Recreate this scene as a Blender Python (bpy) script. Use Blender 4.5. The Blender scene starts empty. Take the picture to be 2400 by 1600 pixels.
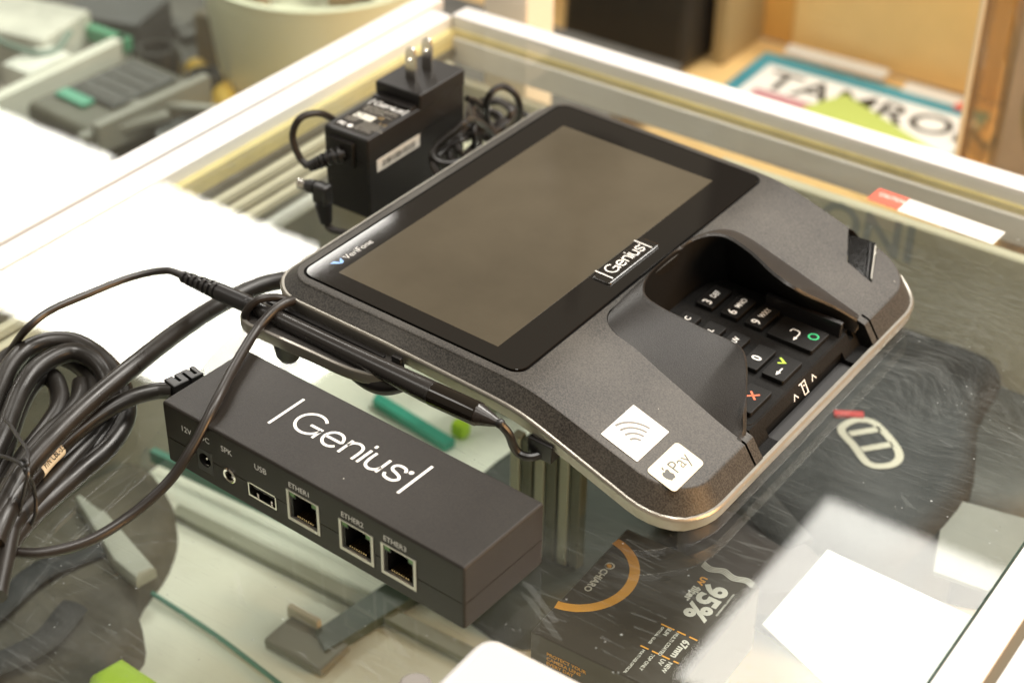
import bpy, bmesh, math, random
from mathutils import Vector, Matrix
random.seed(7)
scene = bpy.context.scene
COL = scene.collection
CM = 0.01
R = math.radians
def V(*a): return Vector(a)

# ------------------------------------------------------------ camera
cam_data = bpy.data.cameras.new('camera'); cam = bpy.data.objects.new('camera', cam_data); COL.objects.link(cam)
cr, cu, cf = Vector((0.81873,0.57407,0.01155)), Vector((-0.33598,0.46267,0.82040)), Vector((-0.46562,0.67556,-0.57167))
cam.matrix_world = Matrix(((cr.x,cu.x,-cf.x,(-0.96529,-32.66125,41.57402)[0]*CM),(cr.y,cu.y,-cf.y,(-0.96529,-32.66125,41.57402)[1]*CM),(cr.z,cu.z,-cf.z,(-0.96529,-32.66125,41.57402)[2]*CM),(0,0,0,1)))
cam_data.sensor_width = 36; cam_data.lens = 60.531
cam_data.clip_start = 0.02; cam_data.clip_end = 60
cam_data.dof.use_dof = True; cam_data.dof.focus_distance = 0.65; cam_data.dof.aperture_fstop = 8.4
scene.camera = cam
# ------------------------------------------------------------ room light
world = bpy.data.worlds.new('World'); scene.world = world; world.use_nodes = True
bg = world.node_tree.nodes['Background']; bg.inputs[0].default_value = (1.0, 0.83, 0.61, 1); bg.inputs[1].default_value = 0.21
def ceiling_or_fill_light(x, y, L=13.0, z=180, sx=60, sy=60, col=(1.0, 0.96, 0.89)):
    d = bpy.data.lights.new('ceiling_or_fill_light', 'AREA'); d.shape = 'RECTANGLE'; d.size = sx*CM; d.size_y = sy*CM
    d.energy = L*math.pi*sx*sy*CM*CM; d.color = col
    o = bpy.data.objects.new('ceiling_or_fill_light', d); COL.objects.link(o); o.location = (x*CM, y*CM, z*CM)
    return o
ceiling_or_fill_light(-252.5, 203, 18, sx=87, sy=62)
for x, y, L in ((-69,192,7),(-345,207,15),(60,-70,6),(-150,-90,5),(140,110,16),(-20,20,17),(-265,-20,8),(30,225,24),(0,140,26),(140,250,20),(-500,120,22)):  # first two show in the glass; the others are unseen, added to brighten things
    ceiling_or_fill_light(x, y, L)
# warm shop lamp standing low to the right of the counter
wl = bpy.data.lights.new('warm_lamp', 'AREA'); wl.shape = 'DISK'; wl.size = 0.5; wl.energy = 17; wl.color = (1.0, 0.55, 0.22)
wo = bpy.data.objects.new('warm_lamp', wl); COL.objects.link(wo); wo.location = (1.1, 0.35, 0.35)
wo.rotation_euler = (Vector((-0.28,0.1,0.0))-wo.location).to_track_quat('-Z','Y').to_euler()
scene.view_settings.view_transform = 'Standard'; scene.view_settings.look = 'None'
scene.view_settings.exposure = 0.31; scene.view_settings.gamma = 1.0
scene.cycles.max_bounces = 8; scene.cycles.transparent_max_bounces = 24

# ------------------------------------------------------------ materials
MATS = {}
def mat(name, col, rough=0.5, metal=0.0, bump=None, vary=0.0, vscale=40, emit=None, spec=0.5, coat=0.0, sheen=0.0, rvary=0.0):
    if name in MATS: return MATS[name]
    m = bpy.data.materials.new(name); m.use_nodes = True; nt = m.node_tree; b = nt.nodes['Principled BSDF']
    b.inputs['Base Color'].default_value = (*col, 1); b.inputs['Roughness'].default_value = rough; b.inputs['Metallic'].default_value = metal
    b.inputs['Specular IOR Level'].default_value = spec; b.inputs['Coat Weight'].default_value = coat; b.inputs['Coat Roughness'].default_value = 0.08
    tc = nt.nodes.new('ShaderNodeTexCoord')
    if vary or rvary:
        n = nt.nodes.new('ShaderNodeTexNoise'); n.inputs['Scale'].default_value = vscale; n.inputs['Detail'].default_value = 6; n.inputs['Roughness'].default_value = 0.65
        nt.links.new(tc.outputs['Object'], n.inputs['Vector'])
        if vary:
            mr = nt.nodes.new('ShaderNodeMapRange'); mr.inputs[1].default_value = 0.3; mr.inputs[2].default_value = 0.7
            mr.inputs[3].default_value = 1-vary; mr.inputs[4].default_value = 1+vary
            nt.links.new(n.outputs[0], mr.inputs[0])
            mx = nt.nodes.new('ShaderNodeVectorMath'); mx.operation = 'SCALE'; mx.inputs[0].default_value = col
            nt.links.new(mr.outputs[0], mx.inputs['Scale']); nt.links.new(mx.outputs[0], b.inputs['Base Color'])
        if rvary:
            m2 = nt.nodes.new('ShaderNodeMapRange'); m2.inputs[1].default_value = 0.3; m2.inputs[2].default_value = 0.7
            m2.inputs[3].default_value = max(0.02,rough-rvary); m2.inputs[4].default_value = rough+rvary
            nt.links.new(n.outputs[0], m2.inputs[0]); nt.links.new(m2.outputs[0], b.inputs['Roughness'])
    if bump:
        n2 = nt.nodes.new('ShaderNodeTexNoise'); n2.inputs['Scale'].default_value = bump[0]; n2.inputs['Detail'].default_value = 3
        nt.links.new(tc.outputs['Object'], n2.inputs['Vector'])
        bp = nt.nodes.new('ShaderNodeBump'); bp.inputs['Strength'].default_value = bump[1]; bp.inputs['Distance'].default_value = 0.0003
        nt.links.new(n2.outputs[0], bp.inputs['Height']); nt.links.new(bp.outputs[0], b.inputs['Normal'])
    MATS[name] = m
    return m
def N(nt, t, **kw):
    n = nt.nodes.new(t)
    for k, v in kw.items():
        if k.startswith('i_'): n.inputs[int(k[2:])].default_value = v
        else: setattr(n, k, v)
    return n

def plastic_dusty(name, col, rough=0.48, dust=0.25, speck=1.0, grain=1500, spec=0.3):
    """moulded textured plastic: fine grain, soft dust film and a few pale specks"""
    m = bpy.data.materials.new(name); m.use_nodes = True; nt = m.node_tree; b = nt.nodes['Principled BSDF']; lk = nt.links.new
    tc = N(nt,'ShaderNodeTexCoord')
    n1 = N(nt,'ShaderNodeTexNoise'); n1.inputs['Scale'].default_value = 22; n1.inputs['Detail'].default_value = 7; lk(tc.outputs['Object'], n1.inputs['Vector'])
    n2 = N(nt,'ShaderNodeTexNoise'); n2.inputs['Scale'].default_value = grain; n2.inputs['Detail'].default_value = 1; lk(tc.outputs['Object'], n2.inputs['Vector'])
    v = N(nt,'ShaderNodeTexVoronoi'); v.inputs['Scale'].default_value = 170; lk(tc.outputs['Object'], v.inputs['Vector'])
    vs = N(nt,'ShaderNodeMath', operation='LESS_THAN'); lk(v.outputs['Distance'], vs.inputs[0]); vs.inputs[1].default_value = 0.045
    w = N(nt,'ShaderNodeTexWhiteNoise'); lk(v.outputs['Position'], w.inputs['Vector'])
    wt = N(nt,'ShaderNodeMath', operation='GREATER_THAN'); lk(w.outputs['Value'], wt.inputs[0]); wt.inputs[1].default_value = 1-0.10*speck
    sp = N(nt,'ShaderNodeMath', operation='MULTIPLY'); lk(vs.outputs[0], sp.inputs[0]); lk(wt.outputs[0], sp.inputs[1])
    mr = N(nt,'ShaderNodeMapRange', i_1=0.45, i_2=0.75, i_3=0.0, i_4=dust); lk(n1.outputs[0], mr.inputs[0])
    g = N(nt,'ShaderNodeMapRange', i_1=0.35, i_2=0.65, i_3=0.5, i_4=1.6); lk(n2.outputs[0], g.inputs[0])
    c0 = N(nt,'ShaderNodeVectorMath', operation='SCALE'); c0.inputs[0].default_value = col; lk(g.outputs[0], c0.inputs['Scale'])
    mx = N(nt,'ShaderNodeMix', data_type='RGBA'); lk(mr.outputs[0], mx.inputs[0]); lk(c0.outputs[0], mx.inputs[6]); mx.inputs[7].default_value = (0.16,0.15,0.13,1)
    mx2 = N(nt,'ShaderNodeMix', data_type='RGBA'); lk(sp.outputs[0], mx2.inputs[0]); lk(mx.outputs[2], mx2.inputs[6]); mx2.inputs[7].default_value = (0.4,0.38,0.34,1)
    lk(mx2.outputs[2], b.inputs['Base Color']); b.inputs['Roughness'].default_value = rough; b.inputs['Specular IOR Level'].default_value = spec
    bp = N(nt,'ShaderNodeBump'); bp.inputs['Strength'].default_value = 0.35; bp.inputs['Distance'].default_value = 0.0002
    lk(n2.outputs[0], bp.inputs['Height']); lk(bp.outputs[0], b.inputs['Normal'])
    return m

PATCH = (-0.20, 0.27, 0.0)
def counter_glass(name, tint, dirt=1.0, boost=1.0):
    """window glass for flat slabs: Fresnel mirror over clear transmission, with smears, scratches and dust"""
    m = bpy.data.materials.new(name); m.use_nodes = True; nt = m.node_tree; nt.nodes.clear(); lk = nt.links.new
    out = N(nt,'ShaderNodeOutputMaterial'); geo = N(nt,'ShaderNodeNewGeometry'); tc = N(nt,'ShaderNodeTexCoord')
    dt = N(nt,'ShaderNodeVectorMath', operation='DOT_PRODUCT'); lk(geo.outputs['Incoming'], dt.inputs[0]); lk(geo.outputs['Normal'], dt.inputs[1])
    ab = N(nt,'ShaderNodeMath', operation='ABSOLUTE'); lk(dt.outputs['Value'], ab.inputs[0])
    om = N(nt,'ShaderNodeMath', operation='SUBTRACT', i_0=1.0); lk(ab.outputs[0], om.inputs[1])
    pw = N(nt,'ShaderNodeMath', operation='POWER', i_1=5.0); lk(om.outputs[0], pw.inputs[0])
    fr = N(nt,'ShaderNodeMath', operation='MULTIPLY_ADD', i_1=0.96*boost, i_2=0.04*boost); lk(pw.outputs[0], fr.inputs[0])
    tr = N(nt,'ShaderNodeBsdfTransparent'); tr.inputs[0].default_value = (*tint,1)
    gl = N(nt,'ShaderNodeBsdfGlossy'); gl.inputs['Roughness'].default_value = 0.012; gl.inputs[0].default_value = (1,1,1,1)
    mix = N(nt,'ShaderNodeMixShader'); lk(fr.outputs[0], mix.inputs[0]); lk(tr.outputs[0], mix.inputs[1]); lk(gl.outputs[0], mix.inputs[2])
    # smears
    n1 = N(nt,'ShaderNodeTexNoise'); n1.inputs['Scale'].default_value = 7; n1.inputs['Detail'].default_value = 5; n1.inputs['Distortion'].default_value = 1.2; lk(tc.outputs['Object'], n1.inputs['Vector'])
    mp = N(nt,'ShaderNodeMapping'); mp.inputs['Rotation'].default_value = (0,0,0.9); mp.inputs['Scale'].default_value = (7,30,1); lk(tc.outputs['Object'], mp.inputs['Vector'])
    n2 = N(nt,'ShaderNodeTexNoise'); n2.inputs['Scale'].default_value = 2.2; n2.inputs['Detail'].default_value = 8; n2.inputs['Distortion'].default_value = 1.5; n2.inputs['Roughness'].default_value = 0.7; lk(mp.outputs[0], n2.inputs['Vector'])
    a = N(nt,'ShaderNodeMapRange', i_1=0.42, i_2=0.72, i_3=0.0, i_4=1.0); lk(n1.outputs[0], a.inputs[0])
    b2 = N(nt,'ShaderNodeMapRange', i_1=0.40, i_2=0.75, i_3=0.15, i_4=1.0); lk(n2.outputs[0], b2.inputs[0])
    ml = N(nt,'ShaderNodeMath', operation='MULTIPLY'); lk(a.outputs[0], ml.inputs[0]); lk(b2.outputs[0], ml.inputs[1])
    sm = N(nt,'ShaderNodeMath', operation='MULTIPLY', i_1=0.055*dirt); lk(ml.outputs[0], sm.inputs[0])
    # one large rubbed patch of dried cleaning streaks right of the terminal
    vd = N(nt,'ShaderNodeVectorMath', operation='DISTANCE'); lk(tc.outputs['Object'], vd.inputs[0]); vd.inputs[1].default_value = PATCH
    pm = N(nt,'ShaderNodeMapRange', i_1=0.15, i_2=0.03, i_3=0.0, i_4=1.0); lk(vd.outputs['Value'], pm.inputs[0])
    mq = N(nt,'ShaderNodeMapping'); mq.inputs['Rotation'].default_value = (0,0,-0.75); mq.inputs['Scale'].default_value = (30,130,1); wn_ = N(nt,'ShaderNodeTexNoise'); wn_.inputs['Scale'].default_value = 9; wn_.inputs['Detail'].default_value = 2; lk(tc.outputs['Object'], wn_.inputs['Vector'])
    ws = N(nt,'ShaderNodeVectorMath', operation='SCALE'); ws.inputs['Scale'].default_value = 0.16; lk(wn_.outputs['Color'], ws.inputs[0])
    wa = N(nt,'ShaderNodeVectorMath', operation='ADD'); lk(tc.outputs['Object'], wa.inputs[0]); lk(ws.outputs[0], wa.inputs[1]); lk(wa.outputs[0], mq.inputs['Vector'])
    n3 = N(nt,'ShaderNodeTexNoise'); n3.inputs['Scale'].default_value = 1.0; n3.inputs['Detail'].default_value = 9; n3.inputs['Distortion'].default_value = 2.4; n3.inputs['Roughness'].default_value = 0.68; lk(mq.outputs[0], n3.inputs['Vector'])
    pn = N(nt,'ShaderNodeMapRange', i_1=0.45, i_2=0.72, i_3=0.08, i_4=1.0); lk(n3.outputs[0], pn.inputs[0])
    pp = N(nt,'ShaderNodeMath', operation='MULTIPLY'); lk(pm.outputs[0], pp.inputs[0]); lk(pn.outputs[0], pp.inputs[1])
    sm0 = sm; sm = N(nt,'ShaderNodeMath', operation='MULTIPLY_ADD', i_1=0.055*dirt); lk(pp.outputs[0], sm.inputs[0]); lk(sm0.outputs[0], sm.inputs[2])
    # fine straight scratches, three directions
    tot = sm
    for k, (rot, sc, th) in enumerate(((0.25,(0.9,120,1),0.010),(1.15,(1.2,95,1),0.010),(2.3,(1.6,140,1),0.008),(1.5,(1.1,70,1),0.009))):
        mk = N(nt,'ShaderNodeMapping'); mk.inputs['Rotation'].default_value = (0,0,rot); mk.inputs['Scale'].default_value = (sc[0]*3.2,sc[1]*0.8,1); mk.inputs['Location'].default_value = (k*3.7,k*1.3,0)
        lk(tc.outputs['Object'], mk.inputs['Vector'])
        vv = N(nt,'ShaderNodeTexVoronoi'); vv.inputs['Scale'].default_value = 1.0; vv.voronoi_dimensions = '2D'; vv.feature = 'DISTANCE_TO_EDGE'; lk(mk.outputs[0], vv.inputs['Vector'])
        t1 = N(nt,'ShaderNodeMath', operation='LESS_THAN', i_1=th); lk(vv.outputs['Distance'], t1.inputs[0])
        nn = N(nt,'ShaderNodeTexNoise'); nn.inputs['Scale'].default_value = 30+k*11; lk(tc.outputs['Object'], nn.inputs['Vector'])
        t2 = N(nt,'ShaderNodeMath', operation='GREATER_THAN', i_1=0.585); lk(nn.outputs[0], t2.inputs[0])
        t3 = N(nt,'ShaderNodeMath', operation='MULTIPLY'); lk(t1.outputs[0], t3.inputs[0]); lk(t2.outputs[0], t3.inputs[1])
        t4 = N(nt,'ShaderNodeMath', operation='MULTIPLY_ADD', i_1=0.045*dirt); lk(t3.outputs[0], t4.inputs[0]); lk(tot.outputs[0], t4.inputs[2]); tot = t4
    for sc, th, dens, amt in ((260,0.10,0.10,0.22),(120,0.06,0.05,0.35)):
        v = N(nt,'ShaderNodeTexVoronoi'); v.inputs['Scale'].default_value = sc; lk(tc.outputs['Object'], v.inputs['Vector'])
        s1 = N(nt,'ShaderNodeMath', operation='LESS_THAN', i_1=th); lk(v.outputs['Distance'], s1.inputs[0])
        w = N(nt,'ShaderNodeTexWhiteNoise'); lk(v.outputs['Position'], w.inputs['Vector'])
        s2 = N(nt,'ShaderNodeMath', operation='GREATER_THAN', i_1=1-dens); lk(w.outputs['Value'], s2.inputs[0])
        s3 = N(nt,'ShaderNodeMath', operation='MULTIPLY'); lk(s1.outputs[0], s3.inputs[0]); lk(s2.outputs[0], s3.inputs[1])
        s4 = N(nt,'ShaderNodeMath', operation='MULTIPLY_ADD', i_1=amt*dirt); lk(s3.outputs[0], s4.inputs[0]); lk(tot.outputs[0], s4.inputs[2]); tot = s4
    dirtn = N(nt,'ShaderNodeMath', operation='MINIMUM', i_1=0.6); lk(tot.outputs[0], dirtn.inputs[0])
    df = N(nt,'ShaderNodeBsdfDiffuse'); df.inputs[0].default_value = (0.62,0.66,0.66,1)
    m2 = N(nt,'ShaderNodeMixShader'); lk(dirtn.outputs[0], m2.inputs[0]); lk(mix.outputs[0], m2.inputs[1]); lk(df.outputs[0], m2.inputs[2])
    lk(m2.outputs[0], out.inputs[0])
    return m

M_HOUS = plastic_dusty('grey_textured_plastic', (0.032,0.029,0.025), 0.46, dust=0.20)
M_HOOD = plastic_dusty('hood_plastic', (0.018,0.0165,0.0155), 0.36, dust=0.10, speck=0.7, grain=3500)
M_HUB  = plastic_dusty('hub_plastic', (0.012,0.0095,0.0072), 0.40, dust=0.04, speck=0.5, grain=3200)
M_LEATH = mat('leather_grain_plastic', (0.035,0.031,0.028), 0.5, bump=(1500,1.0))
M_BLACK = mat('black_plastic', (0.012,0.011,0.011), 0.38, vary=0.2)
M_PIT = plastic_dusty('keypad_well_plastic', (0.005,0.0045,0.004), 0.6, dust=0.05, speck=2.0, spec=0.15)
M_KEY = plastic_dusty('key_rubber', (0.007,0.0065,0.006), 0.45, dust=0.02, speck=2.5, grain=4000, spec=0.2)
M_SILV = mat('satin_silver', (0.36,0.34,0.30), 0.38, 0.85, vary=0.06, vscale=200, bump=(1800,0.25))
M_CHROME = mat('chrome', (0.72,0.70,0.66), 0.14, 1.0, rvary=0.08)
M_SHIELD = mat('tin_shield', (0.50,0.48,0.44), 0.35, 0.8, vary=0.1)
M_GLASSB = mat('black_cover_glass', (0.010,0.009,0.008), 0.035, rvary=0.02, vscale=14, spec=0.5)
M_DISP = mat('display_panel', (0.068,0.058,0.041), 0.05, rvary=0.03, vscale=7, vary=0.22)  # brown, blotchy colour stands in for room reflections and finger film
M_WHITE = mat('white_print', (0.80,0.79,0.76), 0.5)
M_GREY = mat('grey_print', (0.42,0.41,0.38), 0.5)
M_STICK = mat('white_sticker', (0.70,0.69,0.66), 0.45, vary=0.02)
M_STICK2 = mat('aged_sticker', (0.60,0.56,0.43), 0.42, vary=0.06, vscale=120)
M_CABLE = mat('black_cable_jacket', (0.014,0.012,0.010), 0.33, spec=0.4, rvary=0.08, vscale=60, vary=0.25)
M_CABLE2 = mat('thin_cable_jacket', (0.016,0.013,0.011), 0.36, spec=0.4, vary=0.2)
M_ADAPT = plastic_dusty('adapter_plastic', (0.009,0.008,0.0075), 0.42, dust=0.03, speck=0.4)
M_LABELG = mat('glossy_black_label', (0.012,0.010,0.008), 0.12)

# ------------------------------------------------------------ helpers
def tag(o, label=None, cat=None, group=None, kind=None):
    if label: o['label'] = label
    if cat: o['category'] = cat
    if group: o['group'] = group
    if kind: o['kind'] = kind
    return o
def thing(name, label, cat, loc=(0,0,0), rz=0, group=None, mw=None):
    o = bpy.data.objects.new(name, None); COL.objects.link(o); o.empty_display_size = 0.01
    if mw is not None: o.matrix_world = mw
    else: o.location = Vector(loc)*CM; o.rotation_euler = (0,0,rz)
    return tag(o, label, cat, group)
def link(name, me, m, parent=None):
    if m is not None and not me.materials: me.materials.append(m)
    o = bpy.data.objects.new(name, me); COL.objects.link(o); o.parent = parent
    return o
def from_bm(name, bm, m, parent=None, smooth=35, scale=True, zoff=0.0):
    if scale: 
        for v in bm.verts: v.co = Vector((v.co.x, v.co.y, v.co.z+zoff))*CM
    bmesh.ops.recalc_face_normals(bm, faces=bm.faces)
    me = bpy.data.meshes.new(name)
    if smooth:
        for f in bm.faces: f.smooth = True
        for e in bm.edges:
            if len(e.link_faces) == 2 and e.calc_face_angle(0) > R(smooth): e.smooth = False
    bm.to_mesh(me); bm.free()
    o = link(name, me, m, parent)
    if smooth: wn(o)
    return o
def wn(o):
    md = o.modifiers.new('wn','WEIGHTED_NORMAL'); md.keep_sharp = True; md.weight = 80
def bm_box(x0,x1,y0,y1,z0,z1, bev=0.0, seg=2, bm=None, mw=None):
    b = bmesh.new()
    r = bmesh.ops.create_cube(b, size=1)
    for v in b.verts: v.co = Vector(((x0+x1)/2+v.co.x*(x1-x0),(y0+y1)/2+v.co.y*(y1-y0),(z0+z1)/2+v.co.z*(z1-z0)))
    if bev: bmesh.ops.bevel(b, geom=b.edges[:], offset=bev, segments=seg, profile=0.5, affect='EDGES')
    if mw is not None: bmesh.ops.transform(b, matrix=mw, verts=b.verts)
    if bm is None: return b
    me = bpy.data.meshes.new('t'); b.to_mesh(me); b.free(); bm.from_mesh(me); bpy.data.meshes.remove(me); return bm
def join(bm, other):
    me = bpy.data.meshes.new('t'); other.to_mesh(me); other.free(); bm.from_mesh(me); bpy.data.meshes.remove(me); return bm
def crom(pts, n=8, closed=False):
    P = [Vector(p) for p in pts]; out = []; L = len(P)
    rng = range(L if closed else L-1)
    for i in rng:
        p1, p2 = P[i], P[(i+1)%L]
        p0 = P[i-1] if (closed or i>0) else p1*2-p2
        p3 = P[(i+2)%L] if (closed or i+2<L) else p2*2-p1
        # centripetal-ish: chord scaled tangents
        d = (p2-p1).length
        m1 = (p2-p0).normalized()*d if (p2-p0).length>1e-9 else Vector((0,)*len(p1)); m2 = (p3-p1).normalized()*d if (p3-p1).length>1e-9 else m1*0
        for k in range(n):
            t = k/n; t2=t*t; t3=t2*t
            out.append(p1*(2*t3-3*t2+1)+m1*(t3-2*t2+t)*0.95+p2*(-2*t3+3*t2)+m2*(t3-t2)*0.95)
    if not closed: out.append(P[-1])
    return out
def bm_tube(pts, r, seg=12, closed=False, smooth_n=8, bm=None, caps=True, flat=1.0):
    P = crom(pts, smooth_n, closed) if smooth_n else [Vector(p) for p in pts]
    bm = bm or bmesh.new(); n = len(P); rings = []
    up = Vector((0,0,1)); prev = None
    for i, p in enumerate(P):
        a = P[(i-1)%n] if (closed or i>0) else P[i]; b = P[(i+1)%n] if (closed or i<n-1) else P[i]
        t = (b-a).normalized()
        if prev is None:
            ref = up if abs(t.z)<0.9 else Vector((1,0,0)); nx = t.cross(ref).normalized()
        else:
            nx = (prev - t*prev.dot(t)).normalized()
        prev = nx; ny = t.cross(nx)
        rr = r(i/(n-1)) if callable(r) else r
        rings.append([bm.verts.new(p+(nx*math.cos(2*math.pi*k/seg)+ny*math.sin(2*math.pi*k/seg)*flat)*rr) for k in range(seg)])
    m = n if closed else n-1
    for i in range(m):
        A, B = rings[i], rings[(i+1)%n]
        for k in range(seg): bm.faces.new((A[k],A[(k+1)%seg],B[(k+1)%seg],B[k]))
    if caps and not closed: bm.faces.new(rings[0][::-1]); bm.faces.new(rings[-1])
    return bm
def bm_lathe(p0, p1, prof, seg=24, bm=None):
    """prof: list of (t along p0->p1 in cm, radius)"""
    bm = bm or bmesh.new(); p0 = Vector(p0); d = (Vector(p1)-p0).normalized()
    ref = Vector((0,0,1)) if abs(d.z)<0.9 else Vector((1,0,0)); nx = d.cross(ref).normalized(); ny = d.cross(nx)
    rings = [[bm.verts.new(p0+d*t+(nx*math.cos(2*math.pi*k/seg)+ny*math.sin(2*math.pi*k/seg))*max(r,1e-4)) for k in range(seg)] for t, r in prof]
    for A, B in zip(rings, rings[1:]):
        for k in range(seg): bm.faces.new((A[k],A[(k+1)%seg],B[(k+1)%seg],B[k]))
    bm.faces.new(rings[0][::-1]); bm.faces.new(rings[-1]); return bm
def rrect(x0,x1,y0,y1,r,n=6):
    out = []
    for cx,cy,a0 in ((x1-r,y1-r,0),(x0+r,y1-r,90),(x0+r,y0+r,180),(x1-r,y0+r,270)):
        for k in range(n+1): a = R(a0+90*k/n); out.append((cx+r*math.cos(a), cy+r*math.sin(a)))
    return out
def bm_prism(outline, z0, z1, bev=0.0, seg=2, bm=None, taper=0.0):
    bm = bm or bmesh.new(); n = len(outline)
    cx = sum(p[0] for p in outline)/n; cy = sum(p[1] for p in outline)/n
    lay = [(z0,0.0),(z1,0.0)] if not bev else [(z0,0.0)]+[(z1-bev+bev*math.sin(R(90*k/seg)), bev*(1-math.cos(R(90*k/seg)))) for k in range(seg+1)]
    rings = []
    for z, off in lay:
        ring = []
        for i in range(n):
            a = Vector(outline[i-1]); b = Vector(outline[i]); c = Vector(outline[(i+1)%n])
            t = (c-a).normalized(); nrm = Vector((t.y,-t.x))
            ring.append(bm.verts.new((b.x-nrm.x*off, b.y-nrm.y*off, z)))
        rings.append(ring)
    for A, B in zip(rings, rings[1:]):
        for k in range(n): bm.faces.new((A[k],A[(k+1)%n],B[(k+1)%n],B[k]))
    bm.faces.new(rings[0][::-1]); bm.faces.new(rings[-1]); return bm
def frame(o, ux, uy):
    o, ux, uy = Vector(o), Vector(ux).normalized(), Vector(uy).normalized(); uz = ux.cross(uy).normalized(); uy = uz.cross(ux)
    return Matrix(((ux.x,uy.x,uz.x,o.x),(ux.y,uy.y,uz.y,o.y),(ux.z,uy.z,uz.z,o.z),(0,0,0,1)))
def bm_text(s, size, fr, weight=0.0, align='LEFT', spacing=1.0, sx=1.0):
    cu = bpy.data.curves.new('t','FONT'); cu.body = s; cu.size = size; cu.offset = weight; cu.align_x = align; cu.space_character = spacing; cu.resolution_u = 3
    ob = bpy.data.objects.new('t', cu); COL.objects.link(ob)
    dg = bpy.context.evaluated_depsgraph_get(); me = bpy.data.meshes.new_from_object(ob.evaluated_get(dg))
    bm = bmesh.new(); bm.from_mesh(me); bpy.data.meshes.remove(me); bpy.data.objects.remove(ob); bpy.data.curves.remove(cu)
    for v in bm.verts: v.co.x *= sx
    bmesh.ops.transform(bm, matrix=fr, verts=bm.verts); return bm
def bm_ribbon(strokes, w, fr, bm=None, zadd=0.0):
    bm = bm or bmesh.new()
    for st, closed in strokes:
        P = [Vector((p[0],p[1])) for p in st]; n = len(P); L = []; Rr = []
        for i in range(n):
            a = P[(i-1)%n] if (closed or i>0) else P[i]; b = P[(i+1)%n] if (closed or i<n-1) else P[i]
            t = (b-a).normalized(); nr = Vector((-t.y,t.x))
            k = 1.0
            if (closed or 0<i<n-1):
                c = (P[i]-a).normalized().dot(t); k = 1/max(0.5,c)
            L.append(bm.verts.new(fr @ Vector((*(P[i]+nr*w/2*k),zadd)))); Rr.append(bm.verts.new(fr @ Vector((*(P[i]-nr*w/2*k),zadd))))
        for i in range(n if closed else n-1):
            j = (i+1)%n; bm.faces.new((L[i],Rr[i],Rr[j],L[j]))
    return bm
def arc(cx,cy,rx,ry,a0,a1,n=14): return [(cx+rx*math.cos(R(a0+(a1-a0)*k/n)), cy+ry*math.sin(R(a0+(a1-a0)*k/n))) for k in range(n+1)]
def sm2(pts, n=5): return [(p.x,p.y) for p in crom([Vector((*p,)) for p in pts], n)]
def logo_strokes():
    S = []; x = 0.0
    def add(st, dx): S.append(([(a+dx,b) for a,b in st], False))
    add([(0,-0.32),(0,1.30)], 0); x = 0.55
    add(arc(0.52,0.5,0.52,0.5,42,352,22), x); add([(0.56,0.46),(1.03,0.46),(1.03,0.0)], x); x += 1.24
    add([(0.02,0.37),(0.70,0.37)]+arc(0.36,0.36,0.345,0.355,4,322,16), x); x += 0.90
    add([(0,0),(0,0.71)], x); add(sm2([(0.0,0.42),(0.09,0.62),(0.30,0.71),(0.50,0.62),(0.56,0.42),(0.56,0.0)]), x); x += 0.78
    add([(0,0),(0,0.71)], x); add([(0,0.86),(0,0.99)], x); x += 0.22
    add(sm2([(0,0.71),(0,0.28),(0.07,0.08),(0.26,0.0),(0.47,0.09),(0.56,0.28)]), x); add([(0.56,0.71),(0.56,0.0)], x); x += 0.78
    add(sm2([(0.52,0.55),(0.44,0.67),(0.27,0.71),(0.10,0.66),(0.04,0.53),(0.11,0.42),(0.30,0.36),(0.49,0.28),(0.55,0.17),(0.46,0.04),(0.27,0.0),(0.08,0.05),(0.0,0.18)]), x); x += 0.66
    S.append((arc(x,0.66,0.035,0.035,0,330,8), True))
    x += 0.30
    add([(0,-0.32),(0,1.30)], x)
    return S, x
def logo(name, parent, fr, length, mtr, w=0.105, zoff=0.0, ysc=1.0, zadd=0.004):
    S, tot = logo_strokes(); k = length/tot
    S = [([(a*k,b*k*ysc) for a,b in st], c) for st, c in S]
    return from_bm(name, bm_ribbon(S, w*k, fr, zadd=zadd), mtr, parent, smooth=0, zoff=zoff)
def boolean(o, cutter_bm, op='DIFFERENCE'):
    me = bpy.data.meshes.new('cut'); 
    for v in cutter_bm.verts: v.co *= CM
    bmesh.ops.recalc_face_normals(cutter_bm, faces=cutter_bm.faces); cutter_bm.to_mesh(me); cutter_bm.free()
    if o.data.materials: me.materials.append(o.data.materials[-1])
    c = bpy.data.objects.new('cut', me); COL.objects.link(c); c.matrix_world = o.matrix_world if not o.parent else Matrix.Identity(4)
    par = o.parent; o.parent = None; mb = o.matrix_basis.copy(); o.matrix_basis = Matrix.Identity(4); c.matrix_world = Matrix.Identity(4)
    o.modifiers.clear(); md = o.modifiers.new('b','BOOLEAN'); md.object = c; md.operation = op; md.solver = 'EXACT'
    bpy.context.view_layer.update()
    dg = bpy.context.evaluated_depsgraph_get(); new = bpy.data.meshes.new_from_object(o.evaluated_get(dg))
    o.modifiers.clear(); old = o.data; o.data = new; bpy.data.meshes.remove(old); bpy.data.objects.remove(c)
    o.parent = par; o.matrix_basis = mb
    b = bmesh.new(); b.from_mesh(new)
    for f in b.faces: f.smooth = True
    for e in b.edges: e.smooth = not (len(e.link_faces)==2 and e.calc_face_angle(0) > R(28))
    b.to_mesh(new); b.free(); wn(o)
    return o
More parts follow.
